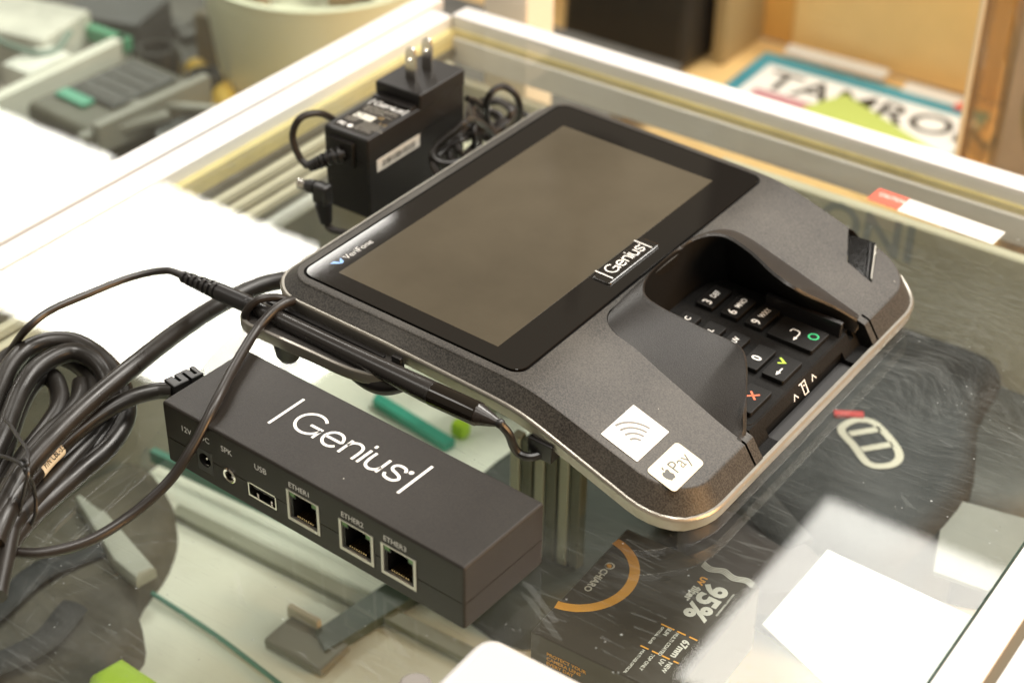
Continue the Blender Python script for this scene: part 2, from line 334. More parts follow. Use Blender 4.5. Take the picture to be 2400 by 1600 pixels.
def box(name, x0,x1,y0,y1,z0,z1, m, parent=None, bev=0.0, seg=2, rz=0.0, about=None):
    mw = None
    if rz:
        c = Vector(about or ((x0+x1)/2,(y0+y1)/2,0)); mw = Matrix.Translation(c) @ Matrix.Rotation(rz,4,'Z') @ Matrix.Translation(-c)
    return from_bm(name, bm_box(x0,x1,y0,y1,z0,z1,bev,seg,mw=mw), m, parent)
def quad(name, pts, m, parent=None, zoff=0.0):
    bm = bmesh.new(); bm.faces.new([bm.verts.new(p) for p in pts]); return from_bm(name, bm, m, parent, smooth=0, zoff=zoff)

# ============================================================ payment terminal
DZ = 4.0
dv, du, dw, do = Vector((0.99947,-0.01683,-0.02771)), Vector((0.01683,0.99986,0.00000)), Vector((0.02771,-0.00047,0.99962)), Vector((-40.09423,11.55217,0.00154))*CM
dev = thing('payment_terminal', 'large black countertop card payment terminal with wide touchscreen, hooded keypad and silver edge', 'payment terminal',
            mw=Matrix(((dv.x,du.x,dw.x,do.x),(dv.y,du.y,dw.y,do.y),(dv.z,du.z,dw.z,do.z),(0,0,0,1))))
def zt(x):                       # height of the top skin along the depth of the terminal
    s = (x-10.35)/0.45
    sp = 0.45*(math.log1p(math.exp(s)) if s < 30 else s)
    return -0.302*sp
def hside(x): return 0.46+0.34*min(1,max(0,(x-4)/12))
def dev_outline(x0,x1,y0,y1,rb,rf,na=9):
    """returns left list and right list of matching (x,y) from back to front"""
    left=[]; right=[]
    for k in range(na+1):
        a = R(90*k/na); left.append((x0+rb-rb*math.cos(a), y0+rb-rb*math.sin(a))); right.append((x0+rb-rb*math.cos(a), y1-rb+rb*math.sin(a)))
    xs = [x0+rb+(x1-rf-x0-rb)*k/46 for k in range(1,46)]
    for x in xs: left.append((x,y0)); right.append((x,y1))
    for k in range(na+1):
        a = R(90*k/na); left.append((x1-rf+rf*math.sin(a), y0+rf-rf*math.cos(a))); right.append((x1-rf+rf*math.sin(a), y1-rf+rf*math.cos(a)))
    return left, right
OX0,OX1,OY0,OY1 = -1.62,17.26,-1.27,18.02
def ring_pts(off, zf):
    l, r = dev_outline(OX0-off,OX1+off,OY0-off,OY1+off,1.1+off,1.9+off)
    return [(x,y,zf(x)) for x,y in l], [(x,y,zf(x)) for x,y in r]
bm = bmesh.new()
def zcl(x): return zt(min(x, OX1))
layers = [ring_pts(0,lambda x: zcl(x)), ring_pts(0.07,lambda x: zcl(x)-0.035), ring_pts(0.12,lambda x: zcl(x)-0.11),
          ring_pts(0.60,lambda x: zcl(x)-hside(x)), ring_pts(0.55,lambda x: zcl(x)-hside(x)-0.6)]
def inset_layer(zf, dx=2.6):
    l, r = dev_outline(OX0+dx,OX1+0.3,OY0+dx,OY1-dx,1.0,1.9)
    return [(x,y,zf(x)) for x,y in l], [(x,y,zf(x)) for x,y in r]
layers.append(inset_layer(lambda x: min(zcl(x)-hside(x)-0.62, 0)))
layers.append(inset_layer(lambda x: -3.5))
LV = []
for l, r in layers: LV.append(([bm.verts.new(p) for p in l],[bm.verts.new(p) for p in r]))
for (l,r) in (LV[0], LV[-1]):
    for i in range(len(l)-1): bm.faces.new((l[i],l[i+1],r[i+1],r[i]))
for (l0,r0),(l1,r1) in zip(LV,LV[1:]):
    n = len(l0)
    for i in range(n-1):
        bm.faces.new((l0[i],l1[i],l1[i+1],l0[i+1])); bm.faces.new((r0[i],r0[i+1],r1[i+1],r1[i]))
    bm.faces.new((l0[0],r0[0],r1[0],l1[0])); bm.faces.new((l0[-1],l1[-1],r1[-1],r0[-1]))
housing = from_bm('housing', bm, M_HOUS, dev, smooth=28, zoff=DZ)
# keypad well: rounded at the back, sloping lip and open at the front
ya, yb, xa = 3.75, 13.12, 9.96
l=[]; r=[]
for k in range(9):
    a = R(90*k/8); rr=1.2; l.append((xa+rr-rr*math.cos(a), ya+rr-rr*math.sin(a))); r.append((xa+rr-rr*math.cos(a), yb-rr+rr*math.sin(a)))
for x in (12,13,14,15,16,16.84,17.30,17.31,19.5): l.append((x,ya)); r.append((x,yb))
def zb(x): return -2.45 if x <= 16.85 else (-2.45-(x-16.84)/0.46*0.68 if x <= 17.3 else -3.13)
c = bmesh.new(); A=[c.verts.new((x,y,zb(x)+DZ)) for x,y in l]; B=[c.verts.new((x,y,zb(x)+DZ)) for x,y in r]
A2=[c.verts.new((x,y,5+DZ)) for x,y in l]; B2=[c.verts.new((x,y,5+DZ)) for x,y in r]
for i in range(len(l)-1):
    c.faces.new((A[i],A[i+1],B[i+1],B[i])); c.faces.new((A2[i],B2[i],B2[i+1],A2[i+1]))
    c.faces.new((A[i],A2[i],A2[i+1],A[i+1])); c.faces.new((B[i],B[i+1],B2[i+1],B2[i]))
c.faces.new((A[0],B[0],B2[0],A2[0])); c.faces.new((A[-1],A2[-1],B2[-1],B[-1]))
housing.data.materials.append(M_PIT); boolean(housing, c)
boolean(housing, bm_box(17.08,17.72,5.3,11.75,-3.6+DZ,-2.82+DZ))                 # card slot channel
boolean(housing, bm_box(16.95,18.2,3.12,3.24,-2.9+DZ,1+DZ))                      # seams beside the card slot
boolean(housing, bm_box(16.95,18.2,13.5,13.64,-2.9+DZ,1+DZ))
boolean(housing, bm_box(16.7,18.2,4.0,4.35,-2.75+DZ,1+DZ)); boolean(housing, bm_box(16.7,18.2,12.55,12.9,-2.75+DZ,1+DZ))
boolean(housing, bm_prism([(13.95,17.95),(15.1,18.75),(16.3,15.75),(14.95,15.95)], -3+DZ, 1+DZ))   # pocket of the stripe reader window
boolean(housing, bm_prism(rrect(-1.34,9.74,-0.99,17.74,0.62), -0.12+DZ, 1+DZ))   # tray for the cover glass
# silver rim that follows the outline
def ring_band(offs, name, m):
    bm = bmesh.new(); loops=[]
    for off, zf in offs:
        l, r = ring_pts(off, zf); loops.append([bm.verts.new(p) for p in l+r[::-1]])
    n = len(loops[0])
    for a, b in zip(loops, loops[1:]+loops[:1]):
        for i in range(n): bm.faces.new((a[i],a[(i+1)%n],b[(i+1)%n],b[i]))
    return from_bm(name, bm, m, dev, smooth=40, zoff=DZ)
ring_band([(0.56,lambda x: zcl(x)-hside(x)-0.03),(0.70,lambda x: zcl(x)-hside(x)-0.02),(0.755,lambda x: zcl(x)-hside(x)-0.07),(0.775,lambda x: zcl(x)-hside(x)-0.16),(0.70,lambda x: zcl(x)-hside(x)-0.60),(0.50,lambda x: zcl(x)-hside(x)-0.62)], 'silver_rim', M_SILV)
# cover glass, bezel gasket, display
from_bm('cover_glass', bm_prism(rrect(-1.24,9.64,-0.89,17.64,0.55), -0.10, 0.03, 0.015, 1), M_GLASSB, dev, zoff=DZ)
from_bm('display', bm_prism([(8.05,16.0),(0.03,15.93),(-0.02,0.02),(8.03,-0.05)], 0.028, 0.034), M_DISP, dev, smooth=0, zoff=DZ)
# raised hood around the keypad
CT = [ # rim xyz, foot xy
 ((17.12,3.55,-2.12),(17.15,3.15)),((16.9,3.85,-1.6),(16.9,3.17)),((16.45,4.45,-0.92),(16.35,3.2)),((15.98,5.15,-0.32),(15.7,3.25)),((15.55,5.6,-0.05),(15.25,3.3)),
 ((15.05,5.85,0.0),(14.7,3.35)),((13.75,5.75,0.14),(13.3,3.5)),((12.6,5.7,0.27),(12.2,3.65)),((11.55,5.72,0.35),(11.1,3.78)),((10.75,6.0,0.36),(10.4,4.05)),
 ((10.25,6.8,0.32),(10.02,4.7)),((9.98,7.8,0.24),(9.86,6.2)),((9.88,9.2,0.18),(9.76,8.6)),((9.9,10.5,0.18),(9.78,10.7)),((10.1,11.3,0.22),(9.9,12.0)),
 ((10.5,11.85,0.28),(10.25,12.9)),((11.05,12.05,0.30),(10.8,13.35)),((11.9,11.92,0.24),(11.7,13.5)),((12.7,11.65,0.18),(12.6,13.5)),((13.7,11.2,0.08),(13.7,13.52)),
 ((14.55,10.95,0.0),(14.6,13.52)),((15.0,11.05,-0.17),(15.15,13.52)),((15.4,11.5,-0.58),(15.6,13.52)),((15.88,12.05,-1.0),(16.05,13.52)),((16.4,12.6,-1.48),(16.6,13.52)),((17.05,13.2,-2.12),(17.15,13.5))]
rims = crom([a for a,b in CT], 4); feet = crom([b for a,b in CT], 4)
bm = bmesh.new(); rows=[]
for i,(rm,ft) in enumerate(zip(rims, feet)):
    F = Vector((ft.x, ft.y, zt(ft.x)-0.03))
    out = Vector((F.x-rm.x, F.y-rm.y, 0)); 
    if out.length < 1e-3: out = Vector((0,-1 if ft.y<8 else 1,0))
    wout = min(0.22, out.length*0.45); out.normalize()
    t = min(1, max(0,(rm.z-(-2.2))/2.0)); th = 0.14*t+0.03
    iy = min(12.75, max(4.1, rm.y - out.y*-0.0 + (-(rm.y-8.45)*0.0)))
    ib = Vector((max(10.25, min(17.1, rm.x+0.02)), 4.02 if ft.y < 5 else (12.88 if ft.y > 12 else ft.y), -2.5))
    if ft.x < 10.9 and 4.2 < ft.y < 13.3: ib = Vector((ft.x+0.42, 4.0+(ft.y-3.9)*0.97 if ft.y<8.5 else 12.95-(13.2-ft.y)*0.97, -2.5))
    M1 = F.lerp(rm,0.12)+Vector((0,0,0.015)); M2 = F.lerp(rm,0.5)+Vector((0,0,0.05*t)); M3 = rm+out*wout+ (F-rm).normalized()*0.0 + Vector((0,0,-0.02))
    if (F-rm).length > 1.2: M3 = rm + (F-rm).normalized()*0.16+Vector((0,0,0.03))
    T = rm+Vector((0,0,0.03)); I0 = rm - out*th*0.7 + Vector((0,0,-0.04)); I1 = rm - out*th*0.6 + Vector((0,0,-0.14*t-0.02)); I2 = I1.lerp(ib,0.45) ; 
    rows.append([bm.verts.new(p) for p in (F,M1,M2,M3,T,I0,I1,I2,ib)])
for a,b in zip(rows,rows[1:]):
    for k in range(8): bm.faces.new((a[k],b[k],b[k+1],a[k+1]))
bm.faces.new(rows[0]); bm.faces.new(rows[-1][::-1])
for f in bm.faces:
    pass
hood = from_bm('keypad_hood', bm, M_HOOD, dev, smooth=50, zoff=DZ); hood.data.materials.append(mat('hood_inner_shade',(0.004,0.004,0.004),0.7,spec=0.15))  # inner hood faces darkened in colour to hold the shade of the well
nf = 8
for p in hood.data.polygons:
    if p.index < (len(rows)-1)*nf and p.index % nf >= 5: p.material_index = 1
# well floor plate and side step
from_bm('keypad_plate', bm_prism(rrect(10.35,16.8,4.45,12.5,0.5), -2.5, -2.42, 0.03, 1), M_PIT, dev, zoff=DZ)
box('inner_step', 13.2,16.75,12.05,12.3,-2.45,-1.75, M_BLACK, dev, 0.05).location = (0,0,DZ*CM)
# keys
KUX, KUY = (0,1,0), (-1,0,0)
GREEN = mat('green_print', (0.03,0.42,0.16), 0.5); LIME = mat('yellow_green_print', (0.42,0.62,0.05), 0.5); RED = mat('red_print', (0.75,0.16,0.07), 0.5)
def key(x0,x1,y0,y1,num=None,let=None,zt_=-2.2):
    k = from_bm('key', bm_prism([(a,b) for a,b in rrect(x0,x1,y0,y1,0.09,3)], -2.45, zt_, 0.045, 2), M_KEY, dev, zoff=DZ)
    z = zt_+DZ+0.006; cx = (x0+x1)/2
    if num: from_bm('lettering', bm_text(num, 0.60, weight=0.008, fr=frame((cx+0.20, y0+0.16+(0.42 if not let else 0), z),KUX,KUY)), M_WHITE, k)
    if let: from_bm('lettering', bm_text(let, 0.36, weight=0.006, fr=frame((cx+0.10, y0+0.72, z),KUX,KUY), sx=0.88 if len(let)<4 else 0.66), M_WHITE, k)
    return k
PADS = [('1','',11.25),('4','GHI',12.45),('7','PQRS',13.6)]
for (n3, x) in ((('1','2','3'),11.25),(('4','5','6'),12.45),(('7','8','9'),13.6)):
    for n, y0, lt in ((n3[0],5.05,{'1':None,'4':'GHI','7':'PQRS'}.get(n3[0])),(n3[1],7.8,{'2':'ABC','5':'JKL','8':'TUV'}[n3[1]]),(n3[2],10.3,{'3':'DEF','6':'MNO','9':'WXY'}[n3[2]])):
        key(x-0.42,x+0.42,y0,y0+1.68,n,lt)
key(14.48,15.28,5.05,6.7); key(14.48,15.28,7.65,9.35,'0')
kx = key(15.5,16.5,5.05,6.8); ka = key(15.5,16.5,7.65,9.3); ke = key(14.3,16.42,10.2,11.78)
zk = -2.2+DZ+0.006
def sym(par, strokes, w, m, o): return from_bm('symbol', bm_ribbon(strokes, w, frame((o[0],o[1],zk),KUX,KUY)), m, par, smooth=0)
sym(kx, [([(-0.2,-0.2),(0.2,0.2)],False),([(-0.2,0.2),(0.2,-0.2)],False)], 0.085, RED, (16.0,6.1))
sym(ka, [([(0.55,0.0),(0.2,0.0)],False)], 0.06, M_WHITE, (16.05,7.85)); sym(ka, [([(0.24,0.0),(0.02,0.0)],False)], 0.0, M_WHITE, (16.05,7.85))
def tri(par, p, m, o):
    bm = bmesh.new(); fr = frame((o[0],o[1],zk),KUX,KUY); bm.faces.new([bm.verts.new(fr@Vector((a,b,0))) for a,b in p]); return from_bm('symbol', bm, m, par, smooth=0)
tri(ka, [(0.26,0.10),(0.0,0.0),(0.26,-0.10)], M_WHITE, (16.05,7.85))
sym(ka, [([(0.0,0.24),(0.16,0.0),(0.38,0.32)],False)], 0.085, LIME, (15.95,8.62))
sym(ke, [(sm2([(0.62,0.42),(0.80,0.38),(0.84,0.22),(0.80,0.06),(0.62,0.0),(0.35,0.0)],4),False)], 0.055, M_WHITE, (15.45,10.28))
tri(ke, [(0.36,0.09),(0.12,0.0),(0.36,-0.09)], M_WHITE, (15.45,10.28))
sym(ke, [(arc(0,0,0.20,0.20,0,345,22),True)], 0.075, GREEN, (16.0,11.15))
# card pictogram on the front lip
lf = frame((17.07,8.55,-2.79+DZ+0.02),(0,1,0),(-0.56,0,0.83))
from_bm('symbol', bm_ribbon([([(-0.95,-0.12),(-0.78,0.10),(-0.61,-0.12)],False),([(0.61,-0.05),(0.78,0.17),(0.95,-0.05)],False),([(-0.17,-0.24),(0.12,-0.24),(0.17,0.26),(-0.12,0.26)],True),([(-0.30,0.26),(0.22,0.26)],False),([(-0.03,0.1),(0.07,0.1)],False)], 0.05, lf), M_WHITE, dev, smooth=0)
box('slot_lining', 17.12,17.68,5.35,11.7,-3.55,-3.3, M_BLACK, dev).location = (0,0,DZ*CM)
# stripe reader window
wz = -2.05
bmw = bmesh.new()
for p in ([(14.0,17.96),(15.12,18.55),(16.22,15.9),(14.98,15.98)],): 
    bmw.faces.new([bmw.verts.new((x,y,zt(x)-0.22)) for x,y in p])
from_bm('reader_window', bmesh.ops.solidify(bmw, geom=bmw.faces[:], thickness=0.1) and bmw, mat('glossy_window',(0.008,0.008,0.008),0.10,bump=(300,0.12)), dev, smooth=0, zoff=DZ)
from_bm('reader_strip', bm_tube([(15.25,18.15,zt(15.25)-0.06),(16.15,16.0,zt(16.15)-0.06)], 0.035, 8, smooth_n=0), M_SILV, dev, zoff=DZ)
from_bm('reader_strip', bm_tube([(15.0,18.15,zt(15.0)-0.1),(15.95,16.0,zt(15.95)-0.1)], 0.02, 8, smooth_n=0), M_BLACK, dev, zoff=DZ)
# base and feet
from_bm('foot', bm_lathe((1.2,-0.2+0.0,-2.2+0),(1.2,-0.2,-5),[(0,0.5),(1.3,0.48),(1.62,0.40),(1.7,0.3)]), M_BLACK, dev, zoff=DZ)
# badges and stickers
bs = from_bm('badge', bm_prism([(x,y) for x,y in rrect(8.20,9.08,6.12,9.94,0.14,4)], 0.03, 0.12, 0.07, 4), mat('domed_resin',(0.010,0.009,0.008),0.05,coat=0.6), dev, zoff=DZ)
logo('lettering', bs, frame((8.78,6.55,0.124+DZ),(0,1,0),(-1,0,0)), 2.95, M_WHITE, w=0.11)
from_bm('lettering', bm_text('VeriFone', 0.46, frame((-0.36,0.98,0.036+DZ),(0,1,0),(-1,0,0)), weight=-0.006), M_WHITE, dev)
bmv = bmesh.new(); fr = frame((-0.36,0.28,0.036+DZ),(0,1,0),(-1,0,0)); 
for p in ([(0.0,0.34),(0.22,0.34),(0.34,0.14),(0.28,0.02)],[(0.30,0.06),(0.46,0.22),(0.60,0.30),(0.50,0.02),(0.32,-0.02)]): bmv.faces.new([bmv.verts.new(fr@Vector((*q,0))) for q in p])
from_bm('emblem', bmv, mat('blue_print',(0.20,0.38,0.75),0.4), dev, smooth=0)
def on_slope(x): return zt(x)
sl = math.atan(0.302)
def slope_frame(x,y,lift=0.012): return frame((x,y,zt(x)+DZ+lift),(0,1,0),(-math.cos(sl),0,math.sin(sl)))
def sticker(name, x0,x1,y0,y1,r,m):
    xc,yc=(x0+x1)/2,(y0+y1)/2; fr = slope_frame(xc,yc); hx=(x1-x0)/2/math.cos(sl); hy=(y1-y0)/2
    bm = bm_prism(rrect(-hy,hy,-hx,hx,r,4), 0, 0.015); bmesh.ops.transform(bm, matrix=fr, verts=bm.verts)
    return from_bm(name, bm, m, dev, smooth=0), slope_frame(xc,yc,0.012+0.018)
st, fr = sticker('sticker', 13.45,15.08,-1.0,1.22,0.04,M_STICK)
from_bm('symbol', bm_ribbon([(arc(-0.55,-0.42,rr,rr,8,82,10),False) for rr in (0.36,0.62,0.88,1.14)], 0.10, fr@Matrix.Translation((0.05,0.0,0))@Matrix.Rotation(R(0),4,'Z')), mat('pale_grey_print',(0.13,0.13,0.12),0.5), st, smooth=0)
st, fr = sticker('sticker', 15.52,16.78,-1.08,1.06,0.18,M_STICK2)
from_bm('lettering', bm_text('Pay', 0.78, fr@Matrix.Translation((-0.25,-0.24,0)), weight=-0.004), mat('dark_print',(0.05,0.05,0.045),0.5), st)
ap = bmesh.new(); fa = fr@Matrix.Translation((-0.55,-0.02,0))
ap.faces.new([ap.verts.new(fa@Vector((x,y,0))) for x,y in sm2([(0.0,-0.24),(0.10,-0.27),(0.21,-0.12),(0.16,0.0),(0.20,0.15),(0.08,0.19),(0.0,0.15),(-0.09,0.19),(-0.21,0.10),(-0.21,-0.08),(-0.11,-0.27)],3)])
ap.faces.new([ap.verts.new(fa@Vector((x,y,0))) for x,y in [(0.0,0.21),(0.03,0.33),(0.12,0.37),(0.09,0.25)]])
from_bm('symbol', ap, mat('dark_print',(0,0,0)), st, smooth=0)
# stylus cradle on the left flank
cb = bmesh.new()
edge = sm2([(-2.3,-2.5),(-2.1,-3.45),(-1.5,-3.85),(-0.6,-3.83),(1.6,-3.72),(3.4,-3.65),(4.4,-3.45),(4.95,-3.15),(5.05,-3.1)],5)
def zc(x): return -0.97 + 0.03*max(0,x-3.6)
A=[cb.verts.new((x,y,zc(x)-0.06)) for x,y in edge]; B=[cb.verts.new((min(x,4.6),-1.9,zc(x)-0.06)) for x,y in edge]
A0=[cb.verts.new((x,y+0.1,zc(x)-0.38)) for x,y in edge]; B0=[cb.verts.new((min(x,4.6),-1.9,zc(x)-0.5)) for x,y in edge]
for i in range(len(edge)-1):
    cb.faces.new((A[i],A[i+1],B[i+1],B[i])); cb.faces.new((A0[i],B0[i],B0[i+1],A0[i+1])); cb.faces.new((A[i],A0[i],A0[i+1],A[i+1])); cb.faces.new((B[i],B[i+1],B0[i+1],B0[i]))
cb.faces.new((A[0],B[0],B0[0],A0[0])); cb.faces.new((A[-1],A0[-1],B0[-1],B[-1]))
from_bm('cradle', cb, M_LEATH, dev, smooth=35, zoff=DZ)
bd = bmesh.new(); rows=[]
for i,(x,y) in enumerate(edge[1:-1],1):
    z=zc(x); tx=edge[i+1][0]-edge[i-1][0]; ty=edge[i+1][1]-edge[i-1][1]; L_=math.hypot(tx,ty); nx,ny=ty/L_,-tx/L_   # outward
    rows.append([bd.verts.new((x+nx*a,y+ny*a,z+b)) for a,b in ((-0.10,-0.02),(-0.07,0.02),(0.05,0.02),(0.09,-0.03),(0.09,-0.42),(0.04,-0.48),(-0.1,-0.48))])
for a,b in zip(rows,rows[1:]):
    for k in range(6): bd.faces.new((a[k],b[k],b[k+1],a[k+1]))
bd.faces.new(rows[0]); bd.faces.new(rows[-1][::-1])
from_bm('silver_trim', bd, mat('pale_satin_silver',(0.42,0.40,0.36),0.34,0.75), dev, smooth=45, zoff=DZ)
# dark keel below the cradle tip, rear clip and nose hook
from_bm('cradle_keel', bm_tube([(2.6,-3.2,-1.25),(4.1,-3.15,-1.5),(5.0,-3.0,-1.5),(6.1,-2.7,-1.1)], lambda t: 0.45*math.sin(math.pi*(0.12+0.8*t)), 12), M_BLACK, dev, zoff=DZ)
box('clip', 4.55,5.0,-2.25,-1.95,-1.35,-0.72, M_BLACK, dev, 0.05).location=(0,0,DZ*CM)
box('cradle_wall', -1.9,4.2,-2.3,-2.1,-1.4,-0.92, M_BLACK, dev, 0.05).location=(0,0,DZ*CM)
from_bm('nose_hook', bm_tube([(10.3,-2.9,-0.85),(10.55,-2.75,-1.25),(10.8,-2.5,-2.15),(11.3,-2.35,-2.25),(11.7,-1.8,-2.15)], 0.17, 10), M_BLACK, dev, zoff=DZ)
from_bm('hook_socket', bm_box(11.0,12.1,-2.15,-1.3,-2.35,-1.55,0.06), M_BLACK, dev, zoff=DZ)
from_bm('tether_ring', bm_tube([(-0.75,-2.1,-0.55),(-1.1,-2.6,-0.25),(-1.5,-3.2,-0.25),(-1.75,-3.6,-0.7),(-1.75,-3.62,-1.2)], 0.17, 10), M_CABLE2, dev, zoff=DZ)
from_bm('cradle_foot', bm_lathe((-1.35,-1.75,-2.05),(-1.30,-1.75,-5),[(0,0.62),(1.1,0.60),(1.6,0.52),(1.82,0.38),(1.86,0.1)],24), M_BLACK, dev, zoff=DZ)

# ============================================================ stylus resting in the cradle
sty = thing('stylus', 'black tethered signature stylus lying in the cradle on the terminal\'s left side', 'stylus', mw=dev.matrix_world.copy())
SP = [(-5.75,-3.15,-0.95),(-3.4,-3.05,-0.95),(-1.85,-2.98,-0.95),(7.08,-2.85,-1.0),(9.17,-2.8,-1.05)]
p0, p1 = Vector((-1.7,-3.04,-0.8)), Vector((7.23,-3.05,-0.8)); dd=(p1-p0).normalized()
from_bm('barrel', bm_lathe(p0,p1,[(0,0.29),(0.02,0.31),(1.5,0.32),(3.5,0.33),(5.5,0.37),(7.5,0.43),(8.7,0.465),(8.96,0.46)],28), mat('satin_black_barrel',(0.020,0.018,0.017),0.26,rvary=0.05,vscale=50), sty, zoff=DZ)
from_bm('grip', bm_lathe(p1,(9.32,-2.99,-0.8),[(0,0.455),(0.03,0.475),(2.05,0.47),(2.1,0.46)],32), mat('gloss_black_grip',(0.010,0.008,0.006),0.06), sty, zoff=DZ)
from_bm('nose', bm_lathe((9.31,-2.99,-0.8),(10.3,-2.9,-0.83),[(0,0.46),(0.03,0.44),(0.85,0.17),(0.9,0.14)],28), mat('satin_black_barrel',(0,0,0)), sty, zoff=DZ)
bm = bmesh.new(); bmesh.ops.create_icosphere(bm, subdivisions=3, radius=0.2, matrix=Matrix.Translation((10.26,-2.9,-0.83))); from_bm('tip', bm, M_BLACK, sty, zoff=DZ)
q0, q1 = Vector((-3.7,-3.13,-0.8)), Vector((-1.7,-3.04,-0.8))
from_bm('collar', bm_lathe(q0,q1,[(0,0.34),(0.03,0.37),(1.5,0.37),(1.55,0.34),(1.6,0.34),(1.62,0.36),(1.99,0.35)],24), M_BLACK, sty, zoff=DZ)
r0, r1 = Vector((-5.6,-3.26,-0.8)), Vector((-3.68,-3.13,-0.8)); dx=(r1-r0).normalized()
bm = bm_lathe(r0,r1,[(0,0.17),(1.92,0.30)],16)
for k in range(7):
    a = r0.lerp(r1, k/7); q = 0.25+0.018*k
    bm_lathe(a, a+dx, [(0,q-0.05),(0.02,q),(0.16,q+0.005),(0.18,q-0.05)], 16, bm)
    for s_ in (1,-1): bm_tube([a+dx*0.15+Vector((0,0.5*s_*(k%2),1))*q*0.8, a+dx*0.30+Vector((0,0.5*s_*(k%2),1))*q*0.8], 0.07, 6, smooth_n=0, bm=bm)
from_bm('strain_relief', bm, M_BLACK, sty, zoff=DZ)

# ============================================================ connection hub
hub = thing('connection_hub', 'black rectangular connection box with white lettering on top and ports along one side', 'hub', loc=(-40.90981,2.25023,0.00000), rz=-0.05655)
hb = from_bm('shell', bm_box(0,14.69,0,4.39,0,2.83,0.13,3), M_HUB, hub, smooth=30)
me = hb.data
boolean(hb, bm_box(-1,16,-1,0.035,1.18,1.215)); boolean(hb, bm_box(14.655,16,-1,6,1.18,1.215)); boolean(hb, bm_box(-1,0.035,-1,6,1.18,1.215))
JX = [(6.42,8.04),(8.97,10.62),(10.95,12.58)]
for a,b in JX: boolean(hb, bm_box(a,b,-0.5,1.3,0.57,2.0))
boolean(hb, bm_box(4.36,5.87,-0.5,1.0,0.57,1.24)); boolean(hb, bm_box(1.69,2.56,-0.5,1.0,0.46,1.58))
boolean(hb, bm_lathe((3.46,-0.5,1.04),(3.46,1.0,1.04),[(0,0.33),(1.2,0.33)],24))
M_DARK = mat('port_interior', (0.006,0.006,0.006), 0.5)
for a,b in JX:
    jk = thing_p = bpy.data.objects.new('network_jack', None); COL.objects.link(jk); jk.parent = hub
    z0,z1=0.58,1.99; w=b-a
    bm = bmesh.new()                                     # stamped shield frame
    o = [(a+0.01,z0),(b-0.01,z0),(b-0.01,z1),(a+0.01,z1)]; i_ = [(a+0.13,z0+0.15),(b-0.13,z0+0.15),(b-0.13,z1-0.07),(b-0.13,z1-0.07)]
    bm_box(a+0.01,a+0.13,-0.03,0.1,z0,z1,0,1,bm); bm_box(b-0.13,b-0.01,-0.03,0.1,z0,z1,0,1,bm); bm_box(a+0.13,b-0.13,-0.03,0.1,z0,z0+0.14,0,1,bm); bm_box(a+0.13,b-0.13,-0.03,0.1,z1-0.06,z1,0,1,bm)
    from_bm('shield', bm, M_SHIELD, jk, smooth=0)
    bm = bmesh.new()                                     # black moulding with the keyed opening
    bm_box(a+0.13,a+0.42,0.04,0.9,z1-0.36,z1-0.06,0,1,bm); bm_box(b-0.42,b-0.13,0.04,0.9,z1-0.36,z1-0.06,0,1,bm); bm_box(a+0.13,b-0.13,0.9,1.0,z0+0.14,z1-0.06,0,1,bm)
    bm_box(a+0.13,a+0.24,0.05,0.9,z0+0.14,z1-0.36,0,1,bm); bm_box(b-0.24,b-0.13,0.05,0.9,z0+0.14,z1-0.36,0,1,bm)
    from_bm('moulding', bm, M_DARK, jk, smooth=0)
    for lx in (a+0.15, b-0.38): box('indicator_lamp', lx,lx+0.24,0.005,0.3,z1-0.27,z1-0.08, mat('green_lamp_plastic',(0.06,0.17,0.03),0.3), jk)
    bm = bmesh.new()
    for k in range(8): bm_box(a+0.42+k*0.105,a+0.46+k*0.105,0.06,0.6,z0+0.22+0.0,z0+0.30,0,1,bm)
    from_bm('contacts', bm, mat('gold_contacts',(0.75,0.55,0.30),0.25,1.0), jk, smooth=0)
us = bpy.data.objects.new('usb_port', None); COL.objects.link(us); us.parent = hub
bm = bmesh.new(); bm_box(4.40,4.46,-0.01,0.9,0.6,1.21,0,1,bm); bm_box(5.78,5.84,-0.01,0.9,0.6,1.21,0,1,bm); bm_box(4.46,5.78,-0.01,0.9,0.6,0.68,0,1,bm); bm_box(4.46,5.78,0.03,0.9,1.15,1.21,0,1,bm)
from_bm('shell', bm, M_CHROME, us, smooth=0)
box('tongue', 4.55,5.7,0.12,0.9,0.93,1.08, M_DARK, us)
for xx in (4.9,5.35): box('spring_tab', xx,xx+0.10,0.08,0.35,1.09,1.15, M_CHROME, us)
for xx in (4.75,5.45): box('spring_tab', xx,xx+0.10,0.08,0.35,0.68,0.80, M_CHROME, us)
dc = bpy.data.objects.new('power_socket', None); COL.objects.link(dc); dc.parent = hub
bm = bm_box(1.70,2.55,-0.012,0.3,0.47,1.57,0.02,1); so = from_bm('surround', bm, M_BLACK, dc, smooth=20)
boolean(so, bm_lathe((2.13,-0.5,1.07),(2.13,1.0,1.07),[(0,0.31),(1.4,0.31)],28))
from_bm('barrel', bm_lathe((2.13,0.8,1.07),(2.13,0.0,1.07),[(0,0.30),(0.02,0.30)],20), M_DARK, dc)
from_bm('pin', bm_lathe((2.13,0.75,1.07),(2.13,0.0,1.07),[(0,0.09),(0.6,0.09),(0.66,0.05)],12), M_CHROME, dc)
box('spring_contact', 2.02,2.26,0.05,0.5,0.80,0.85, M_CHROME, dc)
ju = bpy.data.objects.new('audio_socket', None); COL.objects.link(ju); ju.parent = hub
bm = bmesh.new(); prof = [(0.33,0.05),(0.33,-0.05),(0.28,-0.08),(0.20,-0.06),(0.19,0.0),(0.19,0.5)]
rr = [[bm.verts.new((3.46+r_*math.cos(2*math.pi*k/28), y_, 1.04+r_*math.sin(2*math.pi*k/28))) for k in range(28)] for r_,y_ in prof]
